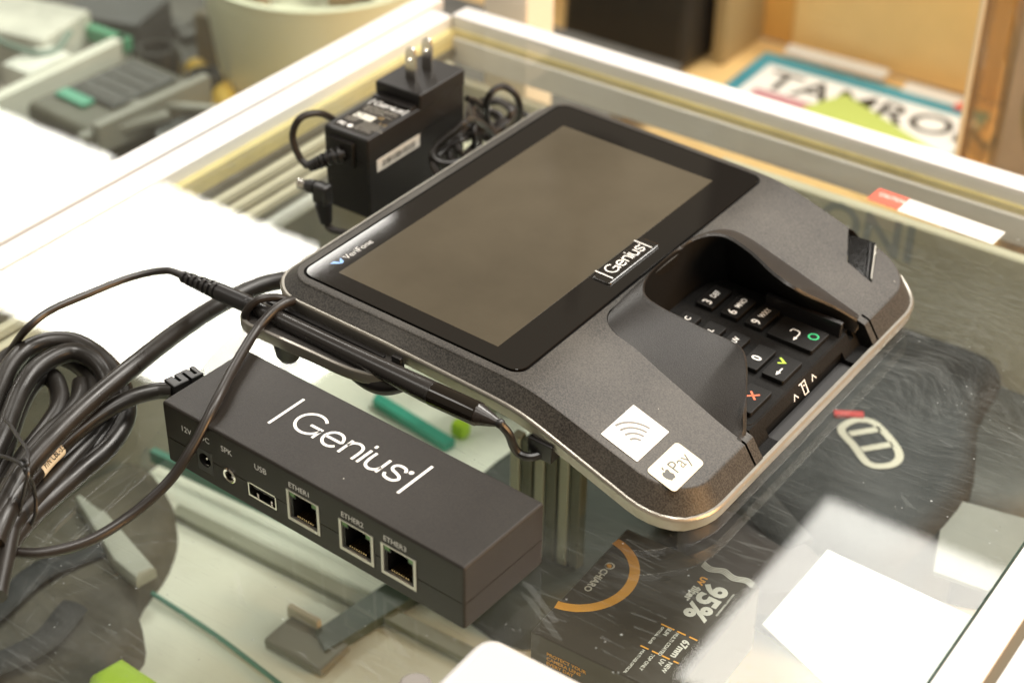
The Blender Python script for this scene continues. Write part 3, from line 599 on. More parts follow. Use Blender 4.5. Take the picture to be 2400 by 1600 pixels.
for A,B in zip(rr,rr[1:]):
    for k in range(28): bm.faces.new((A[k],A[(k+1)%28],B[(k+1)%28],B[k]))
from_bm('bushing', bm, M_CHROME, ju); box('spring_contact', 3.40,3.52,0.1,0.4,0.88,0.92, M_CHROME, ju)
FH = lambda x,z: frame((x,-0.008,z),(1,0,0),(0,0,1))
M_PRINT2 = mat('silver_grey_print',(0.70,0.69,0.68),0.5)
for s_,x_,z_ in (('12V',0.95,1.93),('DC',1.98,2.0),('SPK',3.1,2.03),('USB',4.83,2.06)): from_bm('lettering', bm_text(s_, 0.36, FH(x_,z_), weight=0.001, sx=1.0), M_PRINT2, hub)
for s_,x_ in (('ETHER1',6.55),('ETHER2',9.1),('ETHER3',11.08)): from_bm('lettering', bm_text(s_, 0.33, FH(x_,2.13), weight=0.002, sx=0.94), M_PRINT2, hub)
logo('lettering', hub, frame((4.07,1.92,2.83),(1,0,0),(0,1,0)), 6.32, M_WHITE, w=0.10)
# dust specks and lint caught on top of the hub
# cable boot entering the hub
bt = thing('cable_boot_placeholder','x','x'); bpy.data.objects.remove(bt)

# ============================================================ power adapter
ad = thing('power_adapter', 'black plug-in wall power adapter standing with its two flat prongs pointing up', 'power adapter', loc=(-45.88,20.68,0))
ab = from_bm('case', bm_box(-2.62,0,0,7.45,0,4.22,0.14,3), M_ADAPT, ad, smooth=30)
boolean(ab, bm_box(-0.03,1,-1,9,2.95,2.99)); boolean(ab, bm_box(-3,1,-1,0.03,2.95,2.99))
from_bm('plug_block', bm_box(-2.70,0.03,3.92,7.5,4.0,4.9,0.12,3), M_ADAPT, ad, smooth=30)
from_bm('plug_block_lip', bm_box(-2.5,-0.15,3.45,3.95,4.1,4.36,0.08,2), M_ADAPT, ad, smooth=30)
for py in (5.0,6.27):
    o = [(-0.3,0),(0.3,0),(0.3,1.35),(0.2,1.62),(0.1,1.68),(-0.1,1.68),(-0.2,1.62),(-0.3,1.35)]
    o = [(a*1.0,b) for a,b in o]
    bm = bmesh.new(); n=len(o); hole=[(0.09*math.cos(2*math.pi*k/16), 1.12+0.09*math.sin(2*math.pi*k/16)) for k in range(16)]
    bmx = bm_prism(o, -0.07, 0.07); pr = from_bm('prong', bmx, mat('nickel_prong',(0.62,0.60,0.57),0.2,1.0,rvary=0.08,vscale=80), ad, smooth=30)
    cut = bm_lathe((0,1.15,-0.5),(0,1.15,0.5),[(0,0.11),(1.0,0.11)],20); boolean(pr, cut)
    pr.matrix_basis = Matrix.Translation((-1.32*CM,py*CM,4.88*CM)) @ Matrix(((1,0,0,0),(0,0,-1,0),(0,1,0,0),(0,0,0,1)))
lb = from_bm('rating_label', bm_prism(rrect(-2.36,-0.22,0.30,3.38,0.08,3), 4.22, 4.228), M_LABELG, ad, smooth=0)
AF = lambda x,y: frame((x,y,4.232),(1,0,0),(0,1,0))
logo('lettering', lb, AF(-2.26,2.98), 2.0, M_WHITE, w=0.13, zadd=0.002)
M_FINE = mat('fine_print',(0.36,0.33,0.28),0.5)
for k,(y_,t_) in enumerate(((2.70,'SWITCHING POWER SUPPLY'),(2.54,'INPUT 100-240V 50-60Hz 0.6A'),(2.38,'OUTPUT 12V 2.0A'),(2.22,'FOR USE WITH I.T.E. ONLY'))): from_bm('lettering', bm_text(t_, 0.145, AF(-2.25+0.05*k,y_)), M_FINE, lb)
quad('mark', [(-2.1,1.50,4.232),(-1.02,1.50,4.232),(-1.02,1.98,4.232),(-2.1,1.98,4.232)], mat('label_white',(0.6,0.58,0.5),0.4), lb)
from_bm('mark', bm_ribbon([(arc(-1.86,1.74,0.17,0.17,0,345,18),True)],0.07,frame((0,0,4.236),(1,0,0),(0,1,0))), M_BLACK, lb, smooth=0)
from_bm('lettering', bm_text('LPS', 0.22, frame((-1.52,1.66,4.236),(1,0,0),(0,1,0))), M_BLACK, lb)
from_bm('lettering', bm_text('FC', 0.34, AF(-2.22,0.55), weight=0.01), M_WHITE, lb)
from_bm('mark', bm_ribbon([(arc(-1.55,0.66,0.07,0.07,0,345,14),True)],0.14,AF(0,0)), M_WHITE, lb, smooth=0)
for k in range(6): from_bm('lettering', bm_text(('EFFICIENCY LEVEL VI','MADE IN CHINA','CLASS 2 POWER UNIT','CAUTION INDOOR USE','RISK OF SHOCK','DRY LOCATION')[k], 0.13, AF(-1.32+0.03*(k%2),1.36-0.155*k)), M_FINE, lb)
for k in range(3): from_bm('lettering', bm_text('12345678901234'[k:12], 0.12, AF(-2.25,1.32-0.13*k)), M_FINE, lb)
for k in range(3): from_bm('lettering', bm_text('CE ETL UL'[k*3:k*3+2], 0.28, AF(-1.0+0.0*k,1.95-0.0*k)) if k==0 else bm_text(('','V','O')[k], 0.24, AF(-0.85+0.25*k,1.52)), mat('gold_print',(0.35,0.22,0.06),0.4), lb)
bc = from_bm('barcode_label', bm_box(0.0,0.012,0.62,3.85,2.28,2.92), mat('barcode_paper',(0.66,0.62,0.55),0.5), ad, smooth=0)
bm = bmesh.new(); yy = 1.0; random.seed(3)
while yy < 3.5:
    w = random.choice((0.02,0.035,0.05)); bm_box(0.012,0.016,yy,yy+w,2.40,2.74,0,1,bm); yy += w+random.choice((0.025,0.04,0.06))
from_bm('barcode', bm, M_BLACK, bc, smooth=0)
box('cord_housing', -2.25,-0.75,-0.18,0.1,2.55,3.85, M_ADAPT, ad, 0.08)
bootp = [(-1.3,-0.1,3.2),(-1.75,-0.6,3.05),(-2.25,-0.95,2.75),(-2.6,-1.2,2.55)]
bp = crom(bootp, 8); bm = bm_tube(bp, 0.2, 12, smooth_n=0)
for k in range(7):
    a = bp[2+3*k]; d = (bp[min(len(bp)-1,3+3*k)]-a).normalized(); bm_lathe(a, a+d, [(0,0.2),(0.01,0.40-0.02*k),(0.16,0.40-0.02*k),(0.17,0.2)], 16, bm)
from_bm('strain_relief', bm, M_BLACK, ad)
from_bm('cord', bm_tube([(-2.6,-1.2,2.55),(-3.05,-1.25,2.9),(-3.45,-1.2,3.9),(-3.2,-0.8,4.75),(-2.9,0.4,4.5),(-3.05,2.4,2.6),(-3.1,4.5,0.5),(-3.0,6.5,0.22),(-2.2,8.2,0.22),(-0.6,8.6,0.4)], 0.17, 10), M_CABLE2, ad)
# barrel plug hanging in front of the adapter
pg = thing('barrel_plug', 'right-angle black barrel plug with metal tip leaning against the power adapter', 'plug', loc=(-47.2,18.9,0))
bm = bm_box(-0.42,0.42,-0.33,0.33,1.35,2.35,0.16,3); from_bm('body', bm, M_BLACK, pg)
from_bm('collar', bm_lathe((-0.35,-0.05,2.08),(-1.2,-0.1,1.98),[(0,0.33),(0.35,0.33),(0.36,0.30),(0.5,0.28)],20), M_BLACK, pg)
from_bm('metal_sleeve', bm_lathe((-0.85,-0.08,2.02),(-1.8,-0.15,1.92),[(0,0.255),(0.42,0.255),(0.45,0.22),(0.46,0.1)],20), M_CHROME, pg)
bm = bm_lathe((0.03,0,1.4),(0.15,0.0,0.2),[(0,0.36),(1.1,0.2)],14)
for k in range(6):
    a=Vector((0.03,0,1.3)).lerp(Vector((0.15,0,0.35)),k/5.5); d=Vector((0.12,0,-0.95)).normalized(); bm_lathe(a,a+d,[(0,0.3),(0.01,0.42-0.025*k),(0.07,0.42-0.025*k),(0.08,0.25)],14,bm)
from_bm('strain_relief', bm, M_BLACK, pg)
from_bm('cord', bm_tube([(0.15,0,0.35),(0.30,-0.05,0.2),(0.75,-0.15,0.2),(1.6,0.1,0.2),(3.2,0.9,0.2),(4.5,2.6,0.2),(4.2,4.5,0.2),(3.6,6.0,0.3)], 0.17, 10), M_CABLE2, pg)
# tangle of thin cord behind the terminal
tg = [[(-46.22,28.81,2.92),(-46.19,29.53,2.48),(-46.38,30.4,1.71),(-46.07,30.33,1.2),(-45.57,30.13,0.8),(-45.43,30.05,0.4)],
 [(-45.35,30.06,0.5),(-45.67,29.77,1.4),(-45.34,29.2,2.6),(-45.06,29.15,3.4),(-44.77,29.81,3.6),(-44.26,30.13,3.2),(-44.18,30.45,2.4),(-44.48,30.78,1.5),(-45,30.93,0.8),(-45.46,30.72,0.3)],
 [(-46.82,29.92,2.13),(-45.57,28.38,2.56),(-44.52,27.05,2.75),(-44.26,26.7,2.45),(-44.39,27,1.74),(-44.63,27.51,0.97)],
 [(-45.07,29.67,0.6),(-44.94,29,1.4),(-44.87,28.3,2.11),(-44.41,26.79,3.16),(-44.05,25.68,3.59),(-44.24,25.25,3.3),(-44.61,24.86,2.9),(-44.87,24.47,2.5),(-44.81,24.16,2.2),(-44.45,24.19,2),(-44.02,24.44,1.95),(-43.77,24.89,1.95)],
 [(-44.68,26.87,2.55),(-44.53,25.82,2.7),(-44.65,25.41,2.5),(-44.63,25.15,2.2),(-44.24,24.8,1.95),(-43.55,24.31,1.9)],
 [(-44.18,25.17,2.6),(-43.99,25.13,2.3),(-43.94,25.75,1.66),(-44.24,26.85,0.88)],
 [(-45.04,24.41,1.9),(-44.45,23.74,1.9),(-43.7,23.19,1.9),(-43.15,23.11,1.9)],
 [(-47.28,32.14,1),(-46.69,32.19,1.2),(-45.91,31.84,1.3),(-45.56,31.66,1.2),(-45.61,31.48,0.9),(-45.93,31,0.6),(-46.29,30.77,0.3)],
 [(-47.91,32.39,0.83),(-47.68,33.47,0.5),(-46.78,33.47,0.4),(-45.86,33.45,0.2),(-45.21,33.14,0.2)],
 [(-46.91,31.63,0.8),(-46.46,31.62,0.7),(-46.1,31.49,0.5),(-45.66,31.24,0.3)],
 [(-45.41,29.23,1),(-45.27,29.29,0.7),(-45.26,29.39,0.3),(-45.04,29.14,0.2)],
 [(-46.86,30.58,1.17),(-46.18,29.75,1.25),(-46,29.75,0.83),(-45.82,29.81,0.3)]]
tg += [[(-47.04,30.33,1.62),(-46.71,30.62,1.04),(-46.34,30.34,0.71),(-45.61,29.09,0.84),(-44.71,27.14,1.42),(-44.05,25.67,1.89)],
 [(-46.92,30.78,1.55),(-46.55,31.12,1.2),(-46.13,31.28,1.1),(-45.82,31.22,0.9),(-45.92,30.86,0.7),(-46.35,30.6,0.6),(-45.93,29.17,1.18)],
 [(-44.73,24.44,2.1),(-44.63,25.1,2.3),(-44.38,25.78,2.5),(-44.77,27.11,2.03),(-45.45,28.87,1.14),(-45.8,29.96,0.4)],
 [(-45.92,32.55,0.8),(-45.59,31.64,0.8),(-45.6,30.91,0.7),(-45.67,30.39,0.5),(-45.65,29.75,0.3)],
 [(-47.23,30.35,1.55),(-46.53,29.27,1.66),(-45.86,28.48,1.65),(-45.5,28.34,1.31),(-45.39,28.79,0.64)]]
bm = bmesh.new()
for p in tg: bm_tube(p, 0.17, 9, bm=bm)
cc = from_bm('cord', bm, M_CABLE2, ad); cc.matrix_parent_inverse = Matrix.Translation(-ad.location)

# ============================================================ cables on the left
bmc = bm_tube([(-46.02,8.74,3.1),(-46.85,8.58,3.1),(-47.75,7.46,3),(-48.38,5.62,2.9),(-48.95,4,2.7),(-49.18,2.98,2.3),(-49.89,2.6,1.2),(-49.32,0.71,0.5),(-48.58,-1.91,0.3)], 0.165, 10)
sc_ = from_bm('cord', bmc, M_CABLE2, sty); sc_.matrix_parent_inverse = sty.matrix_basis.inverted()
bmc = bm_tube([(-40.71,9.52,3.5),(-40.72,9.1,3.6),(-40.74,8.47,3.6),(-40.69,7.36,3.3),(-39.86,5.2,3.2),(-38.79,2.84,3.1),(-38.59,1.36,2.2),(-38.77,0.18,1.3),(-39.2,-1.37,0.6),(-39.66,-3.1,0.35),(-40.52,-4.56,0.4),(-41.69,-5.31,0.5),(-43.19,-5.77,0.6)], 0.20, 12)
tag(from_bm('tether_cord', bmc, M_CABLE2), 'thin round black cord looping from the cradle ring in front of the connection hub', 'cord')
bmc = bm_tube([(-44.44,16.13,0.6),(-44.42,14.34,0.8),(-45.19,12.4,1),(-45.28,9.81,1.3),(-44.6,6.61,1.9),(-43.78,3.45,2.4),(-43.41,0.81,2.4),(-43.02,-1.3,2.3),(-42.66,-3.14,2),(-41.94,-4.84,1.7),(-40.92,-6.77,1.4)], 0.39, 16)
tag(from_bm('main_cable', bmc, M_CABLE), 'thick black cable running diagonally from behind the terminal across the coil', 'cable')
hubc = thing('hub_cable', 'thick black cable with white part number sleeve plugged into the hub\'s rear end', 'cable')
ptsh = [(-42.3,4.07,1.6),(-42.76,3.71,1.6),(-43.25,2.79,1.6),(-43.43,1.36,1.6),(-43.41,-0.23,1.5),(-43.17,-1.76,1.4),(-42.49,-3.63,1.3),(-41.63,-5.34,1.1),(-40.34,-7.16,1),(-38.9,-8.96,1)]
from_bm('jacket', bm_tube(ptsh, 0.335, 16), M_CABLE, hubc)
sl_pts = crom([Vector(p) for p in ptsh], 12)
from_bm('sleeve', bm_tube([tuple(q) for q in sl_pts[53:64]], 0.355, 18, smooth_n=0), mat('paper_sleeve',(0.62,0.58,0.46),0.5,vary=0.05,vscale=150), hubc)
b0 = Vector(ptsh[0]); bdir = (Vector([(-42.09,5.08,1.7)][0])-b0).normalized()
bm = bm_box(-0.1,1.3,-0.36,0.36,-0.38,0.42,0.06,2)
boot = from_bm('boot', bm, M_BLACK, hubc)
for k in range(3): boolean(boot, bm_box(0.25+0.36*k,0.38+0.36*k,(-1 if k%2 else -0.2),(0.2 if k%2 else 1),0.1,1)); boolean(boot, bm_box(0.25+0.36*k,0.38+0.36*k,-1,-0.2,-0.2,0.2))
ux = Vector((bdir.x,bdir.y,0)).normalized(); boot.matrix_world = Matrix(((ux.x,-ux.y,0,b0.x*CM),(ux.y,ux.x,0,b0.y*CM),(0,0,1,b0.z*CM),(0,0,0,1))); 
# printing along the sleeve, wrapped on its upper side facing the clerk
m0, m1 = sl_pts[62], sl_pts[54]; dxs = (m1-m0).normalized(); view = (Vector((-0.96529,-32.66125,41.57402))*1.0-m0).normalized(); nn = (view-dxs*view.dot(dxs)).normalized(); nn = (nn+Vector((0,0,0.0))).normalized()
yv = nn.cross(dxs)
bt_ = bm_text('P/N CBL-332', 0.40, Matrix.Identity(4), sx=0.62)
ln = (m1-m0).length
for v in bt_.verts:
    ang = (v.co.y-0.22)/0.36; t = v.co.x/ln; base = m0.lerp(m1, min(1,max(0,t)))
    v.co = m0+dxs*v.co.x + (nn*math.cos(ang)+yv*math.sin(ang))*0.375
from_bm('lettering', bt_, M_BLACK, hubc, smooth=0)
loops = [
 [(-46.75,-1.39,1.2),(-48.14,0.51,1.3),(-48.83,1.66,1.4),(-49.17,2.84,1.4),(-48.85,3.81,1.4),(-48.05,4.42,1.3),(-46.67,4.45,1.1),(-45.44,4.14,0.8),(-44.33,3.47,0.6),(-43.48,2.49,0.5),(-42.94,1.09,0.4),(-42.71,-0.51,0.4),(-42.46,-2.26,0.4),(-42.17,-3.47,0.5),(-41.81,-4.58,0.5),(-41.34,-5.77,0.5),(-40.75,-6.73,0.5)],
 [(-45.07,-2.69,1.2),(-45.8,-1.37,1.3),(-47.1,0.55,1.4),(-47.69,1.88,1.5),(-47.78,3.02,1.5),(-47.51,3.83,1.4),(-46.65,4.08,1.2),(-45.8,3.86,0.9),(-44.95,3.24,0.8),(-44.25,2.42,0.7),(-43.76,1.21,0.6),(-43.29,-0.36,0.6),(-42.69,-2.39,0.7),(-42.18,-3.94,0.9),(-41.64,-5.12,0.9),(-41.07,-6.23,0.9)],
 [(-49.18,0.4,0.5),(-49.95,1.78,0.6),(-50.2,2.73,0.7),(-49.86,3.42,0.7),(-49.06,4.03,0.6),(-47.72,4.15,0.5),(-46.28,3.61,0.5),(-45.27,2.63,0.45),(-44.7,1.37,0.4),(-44.24,-0.36,0.4),(-43.75,-2.23,0.4),(-43.08,-3.87,0.4),(-42.32,-5.25,0.4)],
 [(-44.65,-3.18,0.6),(-45.67,-1.61,0.7),(-47.31,0.71,0.8),(-48.05,2.25,0.8),(-47.82,2.73,0.7),(-47.01,2.39,0.5),(-46.31,1.68,0.4),(-45.76,0.61,0.4),(-45.01,-1.07,0.5),(-44.19,-2.61,0.6),(-43.31,-4.1,0.6)],
 [(-42.11,-5.11,1.9),(-42.72,-3.87,2),(-43.15,-3.01,2),(-43.61,-1.98,1.9),(-42.27,-4.11,1.6),(-41.87,-4.89,1.4),(-41.35,-5.77,1.2)],
]
coil = thing('coiled_cable', 'coil of thick black cable tied in the middle, lying left of the hub', 'cable')
bm = bmesh.new()
for p in loops[:4]: bm_tube(p, 0.40, 14, bm=bm)
bm_tube([(-42.49,-3.41,1.8),(-42.1,-4.24,1.7),(-41.67,-5.03,1.6),(-41.28,-5.79,1.4)], 0.42, 14, bm=bm)
bm_tube([(-41.62,-4.81,1),(-41.02,-5.55,0.9),(-40.43,-6.28,0.8),(-39.76,-7.11,0.7)], 0.36, 12, bm=bm)
for p in ([(-47.65,-0.5,0.9),(-48.71,1.3,1),(-49.18,2.35,1.1),(-49.11,3.27,1.1),(-48.52,4.16,1),(-47.51,4.48,0.9),(-46.13,4.24,0.7),(-44.92,3.49,0.5),(-43.96,2.28,0.5),(-43.5,0.94,0.4),(-43.27,-0.66,0.4),(-42.75,-2.62,0.5),(-42.09,-4.47,0.6),(-41.47,-5.79,0.6)],
          [(-42.21,-5.13,1.4),(-42.56,-4.09,1.6),(-43.26,-2.84,1.6),(-44.1,-1.4,1.3),(-44.77,-0.02,1),(-45.28,1.27,0.7),(-45.94,2.47,0.5),(-46.72,3.3,0.5)],
          [(-49.66,1.16,0.5),(-50.02,2.02,0.6),(-50.29,2.7,0.6),(-50.13,3.3,0.7)]): bm_tube(p, 0.38, 14, bm=bm)
from_bm('jacket', bm, M_CABLE, coil)
bm = bmesh.new()
bm_tube([(-45.19,-1.6,2.4),(-44.58,-1.86,2.6),(-43.43,-2.43,2.9),(-42.44,-2.88,3.1),(-41.98,-3.25,3.1),(-41.99,-3.44,3.1)], 0.075, 8, bm=bm)
bm_tube([(-43.55,-3.32,2.6),(-42.74,-3.43,2.9),(-42.05,-3.54,3.1),(-41.72,-3.53,3.1),(-41.51,-3.69,3),(-41.51,-3.89,2.6),(-41.59,-4.09,2),(-41.67,-4.3,1.4)], 0.075, 8, bm=bm)
bm_tube([(-42.03,-3.4,3.1),(-41.66,-3.68,3),(-41.67,-3.48,2.4),(-41.68,-3.46,1.6),(-41.56,-3.67,1.1),(-41.71,-3.86,0.6),(-41.93,-4.05,0.3)], 0.075, 8, bm=bm)
bm_tube([(-42.13,-3.47,3.1),(-41.95,-3.38,3.2),(-41.7,-3.49,3.2),(-41.81,-3.6,3.1),(-42,-3.58,3.15)], 0.085, 8, bm=bm)
from_bm('wire_tie', bm, M_BLACK, coil)

# ============================================================ the display case (counter) that carries everything
case = thing('display_case', 'glass-topped shop display case with white painted metal rails under the terminal', 'display case', loc=(-35,15,-95))
def cb_(name, x0,x1,y0,y1,z0,z1, m, bev=0.0):
    o = box(name, x0,x1,y0,y1,z0,z1, m, case, bev); o.matrix_parent_inverse = Matrix.Translation((0.35,-0.15,0.95)); return o
M_RAIL = mat('white_painted_rail', (0.66,0.64,0.62), 0.34, vary=0.03, vscale=12)
M_WOOD = mat('yellow_wood_trim', (0.66,0.54,0.24), 0.45, vary=0.18, vscale=30)
M_LILAC = mat('grey_white_laminate', (0.72,0.68,0.66), 0.4, vary=0.03)
M_WALL = mat('beige_panel', (0.52,0.49,0.38), 0.6, vary=0.08, vscale=8)
G_TOP = counter_glass('counter_glass', (0.955,0.97,0.955), 1.0, 1.0)
G_EDGE = mat('glass_edge_green', (0.10,0.26,0.20), 0.1)
gt = cb_('glass_top', -56.6,-12.45,-30,41.5,-0.6,0.0, G_TOP)
gt.data.materials.append(G_EDGE)
for p in gt.data.polygons:
    if abs(p.normal.z) < 0.5: p.material_index = 1
cb_('rail', -59.45,-58.05,-40,42.6,-1.8,0.22, M_RAIL, 0.08); cb_('rail', -57.9,-56.45,-40,41.25,-1.8,0.10, M_RAIL, 0.06)
cb_('rail', -56.45,40,41.25,42.7,-1.8,0.16, M_RAIL, 0.08)
cb_('rail', -12.35,-10.95,-40,41.2,-1.8,0.04, M_RAIL, 0.07); cb_('rail', -10.6,-2,-40,41.2,-1.8,-0.02, M_RAIL, 0.07)
cb_('rail_gap_strip', -10.95,-10.6,-40,41.2,-1.8,-0.12, mat('brown_gap',(0.10,0.07,0.03),0.6))
cb_('trim_strip', -56.4,-10,40.95,41.24,-0.98,-0.62, M_WOOD); cb_('trim_strip', -56.4,-10,40.7,41.24,-2.5,-1.0, M_LILAC, 0.05)
cb_('back_panel', -57,-10,40.3,41.0,-60,-3.4, M_WALL)
cb_('trim_strip', -56.7,-56.0,-30,40.9,-1.55,-0.62, M_WOOD); cb_('trim_strip', -56.7,-55.8,-30,40.8,-2.0,-1.57, mat('dark_gasket',(0.13,0.11,0.08),0.6))
for k in range(3): cb_('door_track', -56.7,-55.4+0.35*k,-30,40.0,-2.5-0.62*k,-2.08-0.62*k, mat('cream_track',(0.60,0.55,0.42),0.4,vary=0.1,vscale=20), 0.05)
cb_('side_panel', -57.2,-56.5,-30,41,-60,-4.2, mat('side_panel',(0.17,0.17,0.135),0.5,vary=0.25,vscale=9))
M_SHELF = mat('pale_green_shelf', (0.80,0.83,0.72), 0.45, vary=0.05, vscale=9)
cb_('shelf', -56.4,-10,-35,40.2,-17.0,-16.0, M_SHELF)
ft = thing('floor_anchor','x','x'); bpy.data.objects.remove(ft)
tag(box('floor', -600,300,-300,600,-97,-95, mat('brown_floor',(0.16,0.11,0.07),0.5,vary=0.2,vscale=3)), kind='structure')

# ------------------------------------------------------------ goods inside the case
M_FAB = mat('black_fabric', (0.030,0.033,0.036), 0.75, bump=(900,1.0), vary=0.3, vscale=30)
def blob(name, outline, z0, z1, m, label, cat, bev=0.5, puff=0.0, parent=None, seg=3):
    o = from_bm(name, bm_prism(sm2(outline+[outline[0]],5)[:-1] if puff else outline, z0, z1, bev, seg), m, parent); 
    if label: tag(o, label, cat)
    return o
def ccw(p):
    a = sum(p[i-1][0]*p[i][1]-p[i][0]*p[i-1][1] for i in range(len(p))); return p if a>0 else p[::-1]
bag = thing('camera_bag', 'black fabric camera bag with white rounded emblem under the glass right of the terminal', 'bag')
from_bm('body', bm_prism(ccw(sm2([(-28,22.0),(-25,22.6),(-20.5,22.0),(-18.7,23.6),(-18.2,29.5),(-20.0,35),(-21.0,39.8),(-26,39.9),(-31,39.5),(-33,33),(-31,26),(-28,22.0)],4)[:-1]), -15.9, -8.2, 1.2, 4), M_FAB, bag)
EM = mat('emblem_white',(0.62,0.60,0.50),0.5)
ring = [(p[0],p[1]) for p in [(-24.76,29.52,-8),(-24.48,30.36,-8),(-23.8,30.71,-8),(-23.06,30.37,-8),(-22.02,29.59,-8),(-21.58,28.96,-8),(-21.63,28.28,-8),(-22.23,27.72,-8),(-22.72,27.77,-8),(-23.71,28.55,-8),(-24.55,29.09,-8)]]
br = [[(p[0],p[1]) for p in q] for q in ([(-24.24,29.22,-8),(-23.24,30.43,-8)], [(-23.27,28.49,-8),(-22.27,29.69,-8)])]
from_bm('emblem', bm_ribbon([([(p.x,p.y) for p in crom([Vector(q) for q in ring],3,True)],True),(br[0],False),(br[1],False)], 0.38, Matrix.Translation((0,0,-8.15))), EM, bag, smooth=0)
from_bm('red_tab', bm_box(-25.6,-24.2,30.35,30.75,-8.2,-8.05,0,1,mw=Matrix.Translation((-24.9,30.5,0))@Matrix.Rotation(0.55,4,'Z')@Matrix.Translation((24.9,-30.5,0))), mat('red_tab',(0.55,0.03,0.03),0.5), bag)
from_bm('strap', bm_tube([(-30,24,-7.9),(-27.5,23.2,-7.7),(-25,21.9,-7.9),(-22.6,20.9,-8.4)], 0.9, 10, flat=0.35), M_FAB, bag)
tag(from_bm('grey_cloth', bm_prism(ccw(sm2([(-25,37),(-19.8,30),(-17.8,29.6),(-15.5,31),(-14.5,35),(-17,39.8),(-24,39.9),(-25,37)],4)[:-1]), -15.9, -9.6, 1.5, 4), mat('grey_blue_cloth',(0.085,0.092,0.092),0.8,vary=0.5,vscale=14), smooth=45), 'grey blue cloth bundled behind the camera bag under the glass', 'cloth')
tag(from_bm('paper_sheet', bm_prism(ccw([(-19.0,28.6),(-15.4,29.3),(-13.0,29.0),(-13.0,24.0),(-17.4,23.6)]), -9.2, -9.0), mat('grey_paper',(0.25,0.265,0.25),0.6,vary=0.08), smooth=0), 'pale grey sheet lying beside the camera bag at the right edge of the case', 'sheet')
tag(from_bm('bright_patch_card', bm_prism(ccw([(-18.9,14.6),(-12.9,14.4),(-12.9,7.0),(-19.0,9.6)]), -2.05, -2.0), mat('white_card',(0.36,0.36,0.35),0.6), smooth=0), 'white card added under the glass for the brighter patch of the lower right reflection', 'card')  # card added to lift the brighter patch inside the light reflection
tag(from_bm('folded_cloth', bm_prism(ccw(sm2([(-28.5,20.8),(-24,21.6),(-21,20.4),(-22,17.6),(-26,17.2),(-28.5,20.8)],4)[:-1]), -9.5, -8.2, 0.5), mat('dark_cloth',(0.05,0.04,0.04),0.8), smooth=40), 'dark brown pouch between the camera bag and the filter box', 'pouch')
# filter box
fb = thing('filter_box', 'dark brown boxed camera lens filter with orange ring and white 95% lettering under the glass', 'box', loc=(0,0,-5.0))
ft0, ft1, ft2 = Vector((-27.25,7.05)), Vector((-27.4,14.2)), Vector((-21.45,13.9))
ax = (ft0-ft1).normalized(); ay = Vector((-ax.y,ax.x))  # u runs down the face (reading direction), v across to the right edge
FBW, FBH = 7.2, 6.1
from_bm('carton', bm_box(0,FBW,0,FBH,-3.4,0,0.05,1,mw=frame((ft1.x,ft1.y,0),(ax.x,ax.y,0),(ay.x,ay.y,0))), mat('brown_black_card',(0.060,0.050,0.040),0.38,vary=0.08,vscale=20), fb)
FF = frame((ft1.x,ft1.y,0.01),(ax.x,ax.y,0),(ay.x,ay.y,0)) 
ORG = mat('orange_print',(0.85,0.40,0.06),0.5); FW = mat('filter_white_print',(0.70,0.68,0.62),0.5)
from_bm('ring_print', bm_ribbon([(arc(3.2,-0.28,2.25,2.15,8,172,40),False)], 0.42, frame((ft1.x,ft1.y,0.012),(ax.x,ax.y,0),(ay.x,ay.y,0))), ORG, fb, smooth=0)
for s_,sz,u_,v_,m_,w_ in (('CHIARO',0.40,2.62,0.44,FW,0.012),('UV',0.36,0.80,3.93,ORG,0.02),('filter',0.46,1.45,3.93,FW,0.02),('95%',1.30,0.92,4.33,FW,0.05),('67mm',0.42,4.28,5.05,FW,0.015),
   ('HIGH LIGHT TRANSMISSION',0.115,1.0,5.42,FW,0.003),('MULTI COATED',0.20,4.12,4.62,FW,0.004),('SLIM',0.24,4.05,4.25,FW,0.006),('OPTICAL GLASS',0.15,4.15,4.02,FW,0.004),
   ('NEW',0.26,5.62,5.15,FW,0.006),('UV',0.26,5.62,4.85,FW,0.006),('TOP ONLY',0.20,5.62,4.42,FW,0.004),('MULTI USE OPTICAL',0.16,5.62,4.02,FW,0.004)):
    from_bm('lettering', bm_text(s_, sz, frame((ft1.x,ft1.y,0),(ax.x,ax.y,0),(ay.x,ay.y,0))@Matrix.Translation((u_,v_,0.012)), weight=w_), m_, fb, smooth=0)
FB0 = frame((ft1.x,ft1.y,0.012),(ax.x,ax.y,0),(ay.x,ay.y,0))
for a_,b_,u_ in ((3.92,4.50,4.05),(4.62,5.0,4.05),(5.15,5.5,4.05),(3.85,4.2,5.5),(4.35,4.62,5.5),(4.78,5.12,5.5),(5.28,5.5,5.5)):
    from_bm('bar_print', bm_ribbon([([(u_,a_),(u_,b_)],False)], 0.07, FB0), ORG, fb, smooth=0)
for k in range(4): from_bm('wave_print', bm_ribbon([(sm2([(0.0+0.09*k,3.6),(0.12+0.09*k,4.0),(-0.08+0.09*k,4.5),(0.06+0.09*k,5.0),(-0.1+0.09*k,5.5),(0.0+0.09*k,5.85)],5),False)], 0.05, FB0), FW, fb, smooth=0)
from_bm('emblem', bm_ribbon([(arc(2.36,0.60,0.17,0.17,0,345,16),True)], 0.07, FB0), FW, fb, smooth=0)
from_bm('emblem', bm_ribbon([(arc(2.40,0.56,0.07,0.07,0,345,12),True)], 0.12, FB0), ORG, fb, smooth=0)
FS = frame((ft1.x,ft1.y,0),(ax.x,ax.y,0),(ay.x,ay.y,0))@Matrix.Translation((7.212,0.75,-0.85))@Matrix(((0,0,1,0),(1,0,0,0),(0,1,0,0),(0,0,0,1)))
